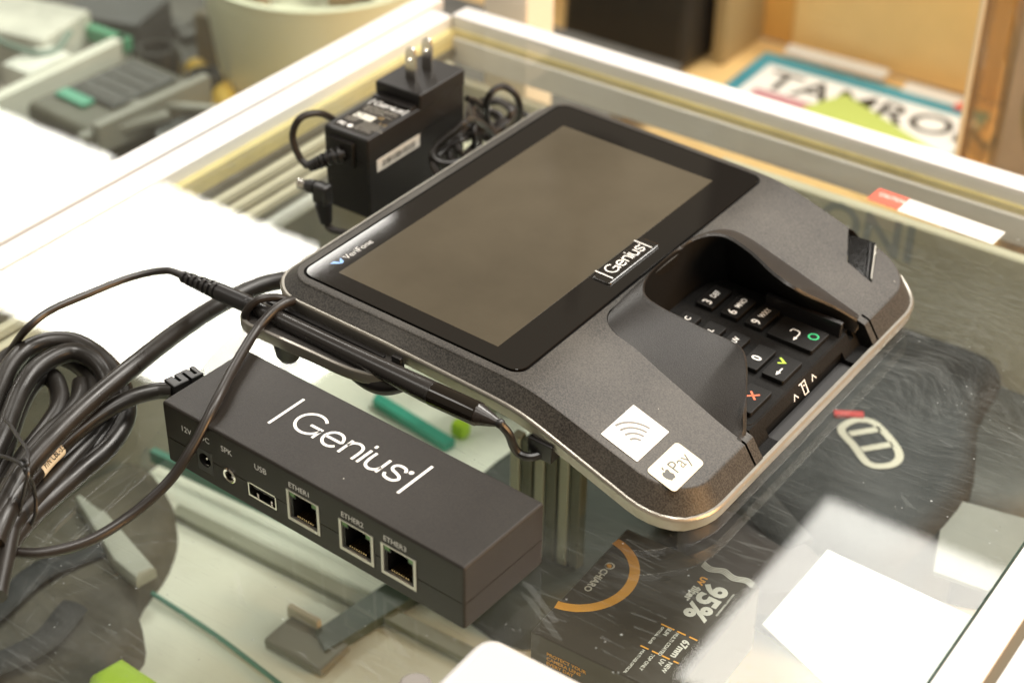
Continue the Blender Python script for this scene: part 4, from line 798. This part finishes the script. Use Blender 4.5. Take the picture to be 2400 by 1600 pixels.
for k in range(3): from_bm('lettering', bm_text(('PROTECT YOUR','CAMERA LENS','EVERY DAY')[k], 0.24, FS@Matrix.Translation((0.0,-0.24*k,0)), weight=0.006), ORG, fb, smooth=0)

fr2 = FF
# dark lens cases and pouches
tag(from_bm('lens_pouch', bm_prism(ccw(sm2([(-39.5,16.0),(-33,15.0),(-30.3,20),(-31,26),(-36,28),(-39.5,25),(-40,20),(-39.5,16.0)],4)[:-1]), -15.9, -12.5, 0.8, 3), mat('green_black_nylon',(0.045,0.055,0.045),0.6,vary=0.2), smooth=45), 'dark green padded pouch on the shelf behind the filter box', 'pouch')
tag(from_bm('dark_cloth', bm_prism(ccw(sm2([(-56,-6),(-50,-3.5),(-46.8,1.0),(-46.6,4.2),(-48.8,6.0),(-50.0,9.3),(-52,11.8),(-56,12.5),(-56,3),(-56,-6)],4)[:-1]), -15.9, -13.6, 0.9, 3), mat('olive_brown_fabric',(0.085,0.078,0.058),0.8,vary=0.55,vscale=16), smooth=45), 'crumpled olive brown fabric on the shelf below the coiled cable', 'fabric')
tag(from_bm('clear_bag_edge', bm_tube([(-50.3,7.6,-15.6),(-45,7.3,-15.7),(-40.5,6.7,-15.7)], 0.13, 8), G_EDGE), 'thin dark green glass edge on the pale shelf below the hub', 'glass strip')
clp = thing('shelf_bracket', 'grey metal shelf bracket on the pale shelf under the hub', 'bracket', loc=(-41.0,9.2,-15.9))
from_bm('plate', bm_box(-1.9,1.6,-1.0,1.1,0,0.5,0.15,2), mat('grey_bracket',(0.22,0.22,0.18),0.4,0.3), clp)
from_bm('lip', bm_box(-2.1,-0.2,0.9,1.25,0.2,1.0,0.1,2), mat('cream_track',(0,0,0)), clp)
tag(from_bm('pale_strip', bm_prism(ccw([(-55.0,8.3),(-53.0,8.5),(-48.2,7.0),(-48.4,5.9),(-50.2,6.2)]), -13.5, -12.8, 0.3, 2), mat('pale_wrap',(0.42,0.44,0.39),0.4), smooth=40), 'pale crumpled wrap lying on the olive fabric below the coil', 'wrap')
for k,(pp_,l_) in enumerate((([(-53.5,-4,-13.4),(-52.2,0,-13.1),(-52.6,4,-13.2),(-51.4,8,-13.5)],'black strap lying on the olive fabric'),([(-50.5,-3,-13.3),(-49.0,0.5,-13.1),(-49.6,3.2,-13.2)],'short black strap nearer the lime case'))):
    tag(from_bm('strap', bm_tube(pp_, 0.7, 10, flat=0.4), M_FAB), l_, 'strap')
tag(from_bm('glass_shelf_edge', bm_prism(ccw([(-56,14.2),(-33,15.0),(-33,15.35),(-56,14.6)]), -15.0, -14.3), G_EDGE, smooth=0), 'green edge of the inner glass shelf running behind the hub', 'shelf edge')
tag(from_bm('divider_strip', bm_prism(ccw([(-41.2,9.9),(-40.0,9.2),(-39.2,13.0),(-38.4,16.6),(-40.0,16.8),(-40.6,14.2)]), -15.9, -15.3), mat('dark_green_strip',(0.07,0.10,0.08),0.3), smooth=0), 'dark green diagonal strip leading away from the shelf bracket', 'strip')
tag(from_bm('shadow_strip', bm_prism(ccw([(-52.7,12.3),(-32.7,12.8),(-32.7,13.6),(-52.9,13.0)]), -15.9, -15.5), mat('shadow_olive_grey',(0.30,0.31,0.24),0.4), smooth=0), 'long grey green strip standing in for a shadow band parallel to the hub', 'strip')  # soft shadow band laid on the shelf as a darker coloured strip
LIMEM = mat('lime_plastic',(0.50,0.80,0.03),0.5)
tag(from_bm('lime_case', bm_prism(ccw([(-46.0,0.6),(-45.6,2.3),(-43.3,2.2),(-41.5,0.0),(-43.5,-2.0)]), -14.8, -13.0, 0.8, 4), LIMEM, smooth=40), 'bright lime green plastic case at the bottom edge of the photo', 'case')
tag(box('lime_marker', -45.4,-44.5,26.0,26.8,-15.9,-15.0, LIMEM, None, 0.2), 'small lime green object seen between hub and terminal', 'marker')
tag(from_bm('teal_ruler', bm_prism(ccw([(-50.6,26.3),(-50.4,25.6),(-44.8,24.7),(-44.6,25.4)]), -15.9, -15.4), mat('teal_plastic',(0.05,0.38,0.27),0.4), smooth=0), 'teal green strip on the shelf behind the hub', 'strip')
sta = thing('shelf_upright', 'pale grooved aluminium shelf upright standing in the case behind the hub', 'upright', loc=(-44.5,28.8,-15.9))
for k,(c,x_) in enumerate(((0,0.0),(1,0.55),(0,1.1),(1,1.75),(0,2.3),(1,3.0),(0,3.6))):
    from_bm('rib', bm_box(-1.6+x_,-1.6+x_+(0.5 if c else 0.45),-0.2+0.35*x_,0.4+0.35*x_,0,12.5-0.0,0.04,1), mat('upright_dark',(0.10,0.11,0.08),0.4) if c else mat('upright_pale',(0.34,0.36,0.29),0.35), sta)
stb = thing('shelf_upright', 'dark and pale grooved shelf upright standing right of the hub\'s near end', 'upright', loc=(-33.6,17.6,-15.9))
for k in range(6):
    from_bm('rib', bm_box(-1.9+0.6*k,-1.9+0.6*k+0.5,-0.2+0.1*k,0.4+0.1*k,0,10.0,0.04,1), mat('upright_dark',(0,0,0)) if k%2 else mat('upright_pale',(0,0,0)), stb)
lbx = thing('lettered_box', 'pale box with dark blue lettering seen blurred through the glass behind the terminal', 'box', loc=(-27.5,38.2,-15.9))
from_bm('carton', bm_box(-10,17,0.9,1.6,0,13.6,0.1,1), mat('pale_tan_card',(0.56,0.53,0.40),0.5,vary=0.05), lbx)
from_bm('lettering', bm_text('ONI', 2.9, frame((-3.9,0.88,11.5),(1,0,0),(0,0,1)), weight=0.06), mat('slate_print',(0.31,0.33,0.31),0.5), lbx)
tag(box('silver_lens_case', -48.5,-41,34,38.5,-15.9,-7.0, mat('olive_card',(0.34,0.33,0.24),0.4,vary=0.1), None, 0.4), 'olive grey case standing near the back corner inside the display case', 'case')
tag(from_bm('clear_jar', bm_lathe((-52.3,37.0,-15.9),(-52.3,37.0,0),[(0,2.3),(9,2.3),(10,1.7),(10.6,1.7)],20), mat('pale_jar',(0.62,0.63,0.50),0.25)), 'pale rounded jar standing in the back corner of the case', 'jar')
tag(box('white_roll', -56.4,-54.6,17,37,-5.2,-4.3, mat('white_wrap',(0.66,0.66,0.62),0.3,bump=(60,1.0)), None, 0.3), 'long white plastic wrapped strip along the left wall of the case', 'packet')
# things lying on the counter
stk = thing('warning_label', 'long white adhesive label with red left end stuck on the glass near the back rail', 'label', loc=(-24.6,36.85,0))
lr = R(-6.5+6)
from_bm('backing', bm_box(-1.6,3.3,-0.75,0.6,0.0,0.012,0,1,mw=Matrix.Rotation(R(-2.5),4,'Z')), M_STICK, stk, smooth=0)
from_bm('red_band', bm_box(-3.25,-1.6,-0.68,0.62,0.0,0.013,0,1,mw=Matrix.Rotation(R(-2.5),4,'Z')), mat('label_red',(0.72,0.10,0.06),0.5), stk, smooth=0)
for k in range(5): from_bm('lettering', bm_text('glass surface do not lean or place heavy items on top'[:44-2*k], 0.205, Matrix.Rotation(R(-2.5),4,'Z')@frame((-1.45,0.34-0.235*k,0.014),(1,0,0),(0,1,0))), mat('label_grey_print',(0.38,0.35,0.32),0.5), stk)
from_bm('lettering', bm_text('CAUTION', 0.42, Matrix.Rotation(R(-2.5),4,'Z')@frame((-3.0,0.0,0.015),(1,0,0),(0,1,0)), sx=0.75), M_WHITE, stk)
wt = tag(from_bm('white_handset', bm_prism(rrect(-24.85,-18.5,-8.0,0.72,0.75,8), 0.0, 1.5, 0.5, 4, taper=0), mat('white_gloss_plastic',(0.55,0.53,0.51),0.3)), 'corner of a smooth white plastic device in front of the hub', 'device')
tag(from_bm('black_puck', bm_lathe((-25.9,-1.75,0),(-25.9,-1.75,2),[(0,0.55),(0.3,0.55),(0.38,0.45)],24), mat('grey_rubber',(0.2,0.18,0.16),0.5)), 'small grey rubber puck beside the white device at the bottom edge', 'puck')

# ============================================================ neighbouring case on the left
c2 = thing('second_display_case', 'neighbouring glass display case filled with camera accessories beyond the left rail', 'display case', loc=(-85,35,-95))
def c2b(name, x0,x1,y0,y1,z0,z1, m, bev=0.0):
    o = box(name, x0,x1,y0,y1,z0,z1, m, c2, bev); o.matrix_parent_inverse = Matrix.Translation((0.85,-0.35,0.95)); return o
g2 = c2b('glass_top', -118,-59.9,-30,75,-0.75,-0.15, counter_glass('clean_glass',(0.95,0.975,0.955),0.35)); g2.data.materials.append(G_EDGE)
for p in g2.data.polygons:
    if abs(p.normal.z) < 0.5: p.material_index = 1
c2b('floor_panel', -118,-59.5,-30,75,-18,-17, mat('grey_clutter_board',(0.09,0.085,0.075),0.6,vary=0.5,vscale=12))
c2b('divider', -90.2,-89.2,8,46,-17,-12.0, mat('white_divider',(0.72,0.70,0.62),0.4), 0.1)
c2b('divider', -88.5,-61,31.2,32.0,-17,-13.0, mat('white_divider',(0,0,0)), 0.1)
gl = c2b('shelf_edge', -112,-89,45.2,46.0,-13,-12, mat('green_glass_edge',(0.10,0.34,0.20),0.2))
mt = thing('gadget_box', 'grey metal gadget with dark window and green label in the neighbouring case', 'gadget', loc=(-84,39.5,-16.9), rz=R(-4))
from_bm('body', bm_box(-3.6,3.6,-5.0,4.8,0,4.6,0.5,3), mat('olive_grey_plastic',(0.085,0.078,0.055),0.45,vary=0.15), mt)
from_bm('window', bm_box(-2.7,1.9,-1.9,3.9,4.58,4.9,0.1,1), mat('dark_window',(0.018,0.016,0.015),0.4), mt)
for k in range(4): from_bm('rib', bm_box(-2.4,1.6,-1.3+1.2*k,-0.9+1.2*k,4.9,5.0,0.05,1), mat('window_rib',(0.05,0.045,0.042),0.35), mt)
from_bm('green_label', bm_box(-2.7,0.2,-3.1,-2.0,4.6,4.92,0.05,1), mat('green_label',(0.05,0.32,0.20),0.4), mt)
from_bm('side_rail', bm_box(3.4,4.2,-5.0,5.0,3.2,5.4,0.2,2), mat('pale_grey_rail',(0.22,0.21,0.18),0.35), mt)
tag(from_bm('round_lens', bm_lathe((-77.2,39.2,-17),(-77.2,39.2,0),[(0,2.2),(3.6,2.3),(4.2,2.0),(4.25,1.5)],26), mat('black_lens',(0.02,0.02,0.02),0.2)), 'round black lens barrel beside the grey gadget in the neighbouring case', 'lens')
for k,(x_,y_,a_) in enumerate(((-79.5,40.5,0.5),(-80.2,36.5,1.2))): tag(from_bm('strap_clip', bm_box(-3.2,3.2,-0.35,0.35,-12.8,-12.2,0.1,1,mw=Matrix.Translation((x_,y_,0))@Matrix.Rotation(a_,4,'Z')), mat('pale_grey_rail',(0,0,0))), ('pale grey strap crossing over the round lens','shorter pale grey strap running down from the round lens')[k], 'strap', 'grey straps in the neighbouring case')
bn = thing('white_bin', 'large cream white round tub in the neighbouring case', 'tub', loc=(-79.5,56.0,-16.9))
from_bm('tub', bm_lathe((0,0,0),(0,0,10),[(0,7.6),(9.0,8.5),(9.6,8.6),(9.6,8.0),(8.0,7.8),(7.9,0.1)],44), mat('cream_plastic',(0.80,0.80,0.62),0.4), bn)
random.seed(11)
bm = bmesh.new()
for k in range(70):
    a=random.uniform(0,6.28); rr_=random.uniform(0,6.3); bm_box(-0.9,0.9,-0.35,0.35,0,0.6,0.1,1,bm, mw=Matrix.Translation((rr_*math.cos(a),rr_*math.sin(a),8.0+random.uniform(0,1.8)))@Matrix.Rotation(random.uniform(0,3),4,'Z'))
tag(from_bm('small_parts', bm, mat('tan_metal_parts',(0.22,0.14,0.06),0.4,0.3,vary=0.4,vscale=20), bn), kind='stuff')
for k,(pts,c_,l_) in enumerate((([(-88,51,-16.2),(-84,49,-15.6),(-80.5,46.5,-15),(-77.8,44.2,-15),(-76.6,40.5,-15.5),(-76,36,-16)],(0.80,0.50,0.06),'thick yellow orange cable curling in front of the cream tub'),([(-87.5,47,-16.3),(-83,46.8,-15.8),(-79.5,44.8,-15.4),(-78,42,-15.8)],(0.55,0.33,0.08),'second yellow cable tucked behind the grey gadget'))):
    tag(from_bm('yellow_cable', bm_tube(pts, 0.9 if k==0 else 0.7, 12), mat('yellow_jacket%d'%k,c_,0.45)), l_, 'cable', 'yellow cables in the neighbouring case')
tag(box('yellow_mat', -80.5,-62,33.5,48,-16.99,-16.4, mat('amber_mat',(0.42,0.28,0.08),0.5,vary=0.3,vscale=10), None, 0.1), 'amber brown mat under the cables beside the left rail', 'mat')
for k,(x_,y_,r_,h_,l_) in enumerate(((-90.8,34.6,1.5,3.0,'small dark lens lying left of the grey gadget'),(-87.2,46.6,1.6,4.5,'black lens standing behind the grey gadget'),(-83.5,47.5,1.3,3.2,'short black lens between the gadget and the cream tub'),(-78.8,34.4,1.7,2.6,'flat black lens near the near right corner of the gadget'),(-93.5,30.5,1.8,3.5,'black lens at the far left edge of the photo'))):
    tag(from_bm('loose_lens', bm_lathe((x_,y_,-17),(x_,y_,0),[(0,r_),(h_*0.8,r_*1.05),(h_,r_*0.9),(h_,r_*0.7),(h_*0.85,r_*0.6)],24), mat('black_lens',(0,0,0))), l_, 'lens', 'lenses in the neighbouring case')
for k,(x0,x1,y0,y1,z1,c_,rz,l_) in enumerate((( -92.8,-89.9,37,41.2,-11.6,(0.72,0.71,0.66),0.0,'small white card propped on the divider left of the gadget'),(-101,-92.5,39.5,45.4,-11,(0.60,0.58,0.52),0.2,'white rounded packet in the far left corner of the neighbouring case'),(-97,-91,33,37.5,-13.5,(0.22,0.18,0.14),0.1,'brown grey packet behind the white card'),(-97.5,-90.8,46.6,52,-12,(0.05,0.05,0.055),0.3,'dark blue grey packet beyond the green shelf edge'),(-89,-82.5,52,60,-12,(0.20,0.15,0.07),0.1,'tan carton at the top left of the photo'),(-88.5,-82.6,26,32.5,-13.6,(0.03,0.035,0.05),0.2,'dark navy pouch below the grey gadget'),(-80,-75,32.5,36.5,-14.5,(0.17,0.15,0.12),0.5,'grey brown packet right of the grey gadget'),(-72.5,-69.5,42.0,47.5,-14.2,(0.74,0.70,0.58),0.5,'white paper bag near the left rail'))):
    tag(box('packet', x0,x1,y0,y1,-16.9,z1, mat('packet_%d'%k,c_,0.5,vary=0.25,vscale=30,bump=(120,1.0)), None, 0.35, rz=rz), l_, 'packet', None)
bm = bmesh.new()
for k in range(280):
    x_,y_=random.uniform(-104,-62),random.uniform(22,60); s_=random.uniform(0.25,1.0)
    bm_box(-s_,s_,-s_*0.6,s_*0.6,0,s_*0.8,0.08,1,bm, mw=Matrix.Translation((x_,y_,-16.95))@Matrix.Rotation(random.uniform(0,3),4,'Z'))
cl = from_bm('loose_accessories', bm, mat('dark_accessory',(0.035,0.033,0.03),0.35,vary=0.8,vscale=18)); tag(cl, 'scatter of small dark camera accessories on the floor of the neighbouring case', 'accessories', kind='stuff')
tag(from_bm('rolled_wire', bm_tube([(-101,41,-10.9),(-97,39,-10.6),(-93.5,38.5,-11),(-91,40,-11.5),(-92,43,-11.3)], 0.22, 8), mat('teal_wire',(0.20,0.28,0.24),0.5)), 'grey green wire lying over the white packet at far left', 'wire')

# ============================================================ desk behind the case
M_DESK = mat('warm_maple', (0.74,0.50,0.21), 0.4, vary=0.10, vscale=14)
dsk = thing('wooden_desk', 'warm maple desk with raised back behind the display case', 'desk', loc=(-45,80,-95))
def dkb(name, x0,x1,y0,y1,z0,z1, m, bev=0.0):
    o = box(name, x0,x1,y0,y1,z0,z1, m, dsk, bev); o.matrix_parent_inverse = Matrix.Translation((0.45,-0.8,0.95)); return o
dkb('desktop', -90,40,44.5,91,-23,-21, M_DESK, 0.3)
dkb('back_board', -90,-58,91,93,-21,25, mat('orange_maple',(0.70,0.40,0.11),0.45,vary=0.12,vscale=12), 0.2)
dkb('back_board', -58,40,91,93,-21,-4.5, mat('light_maple',(0.82,0.60,0.27),0.45,vary=0.08,vscale=8), 0.2)
dkb('white_ledge', -64,40,90.5,97,-4.5,-2.8, mat('white_ledge',(0.85,0.81,0.72),0.4), 0.2)
dkb('upper_shelf', -64,40,97,99,-4.5,20, mat('taupe_board',(0.42,0.36,0.27),0.5,vary=0.5,vscale=9), 0.2)
dkb('partition', -61.8,-60.6,84,91,-21,10, mat('tan_partition',(0.40,0.30,0.15),0.5), 0.2)
tag(box('white_post', -56.4,-53.2,44.2,47.2,-22,3.5, mat('post_white',(0.72,0.68,0.58),0.35), None, 0.3), 'white square post rising behind the back corner of the display case', 'post')
bk = tag(from_bm('black_case', bm_box(-5.6,6.0,-3.0,3.0,0,26,0.8,3,mw=Matrix.Translation((-68.4,82.8,-20.9))@Matrix.Rotation(R(2),4,'Z')@Matrix.Rotation(R(-6),4,'X')), mat('black_case_vinyl',(0.016,0.013,0.010),0.6,vary=0.2)), 'tall black case leaning on the desk behind the display case', 'case')
mg = thing('magazine', 'photo magazine with teal cover and large black masthead on the desk', 'magazine', loc=(0,0,-20.2))
MX = [[(-58.31,87.09,-20),(-57.68,78.62,-20),(-37.66,78.32,-20),(-41.36,87.53,-20)]]
m_ = [Vector((p[0],p[1])) for p in MX[0]]
mu = (m_[3]-m_[0]).normalized(); mv = Vector((-mu.y,mu.x))
MF = frame((m_[0].x,m_[0].y,0),(mu.x,mu.y,0),(mv.x,mv.y,0))
from_bm('pages', bm_box(0,19.5,-14,0,-0.8,-0.01,0.02,1,mw=MF), mat('magazine_pages',(0.6,0.6,0.55),0.6), mg)
TEAL = mat('teal_cover',(0.05,0.27,0.33),0.35,vary=0.5,vscale=7)
from_bm('cover', bm_box(0,19.5,-14,0,-0.01,0.03,0,1,mw=MF), TEAL, mg)
from_bm('white_panel', bm_box(1.3,19.3,-13.9,-1.9,0.03,0.035,0,1,mw=MF), mat('cover_white',(0.78,0.77,0.72),0.4), mg)
from_bm('pink_picture', bm_box(2.3,7.6,-9.3,-6.4,0.036,0.04,0,1,mw=MF), mat('cover_pink',(0.45,0.22,0.24),0.4), mg)
from_bm('lettering', bm_text('TAMRON', 4.6, MF@Matrix.Translation((2.2,-5.9,0.045)), weight=0.07, spacing=1.0), mat('masthead_black',(0.02,0.02,0.02),0.4), mg)
tag(from_bm('green_leaflet', bm_prism(ccw([tuple(p[:2]) for p in [(-51.04,79.95,-20),(-49.44,83.74,-20),(-38.91,78.81,-20),(-41.87,71.62,-20),(-50.49,75.26,-20)]]), -20.15, -20.05), mat('leaflet_green',(0.42,0.50,0.12),0.5), smooth=0), 'olive green leaflet lying across the magazine cover', 'leaflet')
for k,(pts,l_) in enumerate((([(1808,98),(1990,150),(1975,185),(1795,130)],'white paper slip at the far edge of the magazine'),([(2080,182),(2200,215),(2195,240),(2065,205)],'white and red paper slip right of the first slip'))):
    pass
SL = [[(-57.37,89.56,-20),(-48.47,89.98,-20),(-48.22,88.2,-20),(-57.02,87.73,-20)], [(-46.42,88.84,-20),(-41.59,88.86,-20),(-41.24,87.16,-20),(-46.19,87.08,-20)]]
tag(from_bm('paper_slip', bm_prism(ccw([p[:2] for p in SL[0]]), -20.3, -20.1), mat('slip_white',(0.76,0.74,0.68),0.5), smooth=0), 'white paper slip along the far edge of the magazine', 'paper slip')
s2 = tag(from_bm('paper_slip', bm_prism(ccw([p[:2] for p in SL[1]]), -20.3, -20.1), mat('slip_white',(0,0,0)), smooth=0), 'white paper slip with red print near the acrylic stand', 'paper slip')
from_bm('red_print', bm_box(-41.6,-40.4,86.6,87.7,-20.1,-20.06), mat('label_red',(0,0,0)), s2, smooth=0)
# acrylic stand and leather goods at the upper right
M_ACR = mat('clear_acrylic',(0.72,0.60,0.42),0.1,coat=1.0)
ac = thing('acrylic_stand', 'tall clear acrylic leaflet stand at the right end of the back rail', 'stand', loc=(-28.5,58,-21))
acr = counter_glass('acrylic', (0.93,0.90,0.84), 0.5, 1.6)
from_bm('front_sheet', bm_box(-2.4,10,-0.4,0.0,0,25), acr, ac, smooth=0)
from_bm('side_edge', bm_box(-2.3,-0.6,-0.5,1.6,0,25,0.1,1), counter_glass('acrylic_edge',(0.80,0.68,0.50),1.5,2.5), ac, smooth=30)
from_bm('side_edge', bm_box(-2.6,-2.32,-0.6,0.6,0,25,0.05,1), mat('edge_bright',(0.70,0.64,0.50),0.2), ac, smooth=30)
lth = tag(from_bm('leather_roll', bm_tube([(-22,66,-21),(-21.2,66,-12),(-22,66,-6),(-20.5,66.5,0),(-21,67,8)], lambda t: 4.2+0.9*math.sin(9*t), 20), mat('brown_leather',(0.40,0.21,0.12),0.4,vary=0.45,vscale=14)), 'brown leather roll standing behind the acrylic stand', 'leather goods')
tag(from_bm('leather_strap', bm_tube([(-28.5,62,-19),(-27.0,62.5,-12),(-28.2,62,-6),(-26.4,62.5,0),(-27.4,63,8)], lambda t: 0.9+0.3*math.sin(12*t), 12), mat('dark_strap',(0.14,0.10,0.05),0.35,vary=0.4)), 'dark brown strap hanging beside the leather roll', 'strap')
tag(box('grey_card_stack', -34,-10,74,80,-21,6, mat('mauve_card',(0.36,0.31,0.28),0.5,vary=0.3,vscale=7), None, 0.4), 'mauve grey card stack standing behind the leather roll', 'card stack')

# unseen pieces added to mirror as dark areas in the terminal's screen
kb = thing('reflection_cabinet', 'tall dark cabinet added unseen behind the counter to darken the terminal screen reflection', 'cabinet', loc=(-100,260,-95))
from_bm('carcass', bm_box(-39,45,-10,25,0,320,1,1), mat('dark_walnut',(0.035,0.022,0.014),0.5,vary=0.2), kb)
tag(from_bm('reflection_shade', bm_lathe((-160,235,146),(-160,235,170),[(0,9),(6,8.5),(12,5),(14,1.5),(40,0.4)],24), mat('dark_shade',(0.05,0.03,0.02),0.5)), 'dark round shade added unseen behind the counter for a dark spot in the screen reflection', 'lamp shade')
for ob in scene.objects:
    if ob.type == 'MESH' and ob.data.users == 1: ob.data.name = ob.name
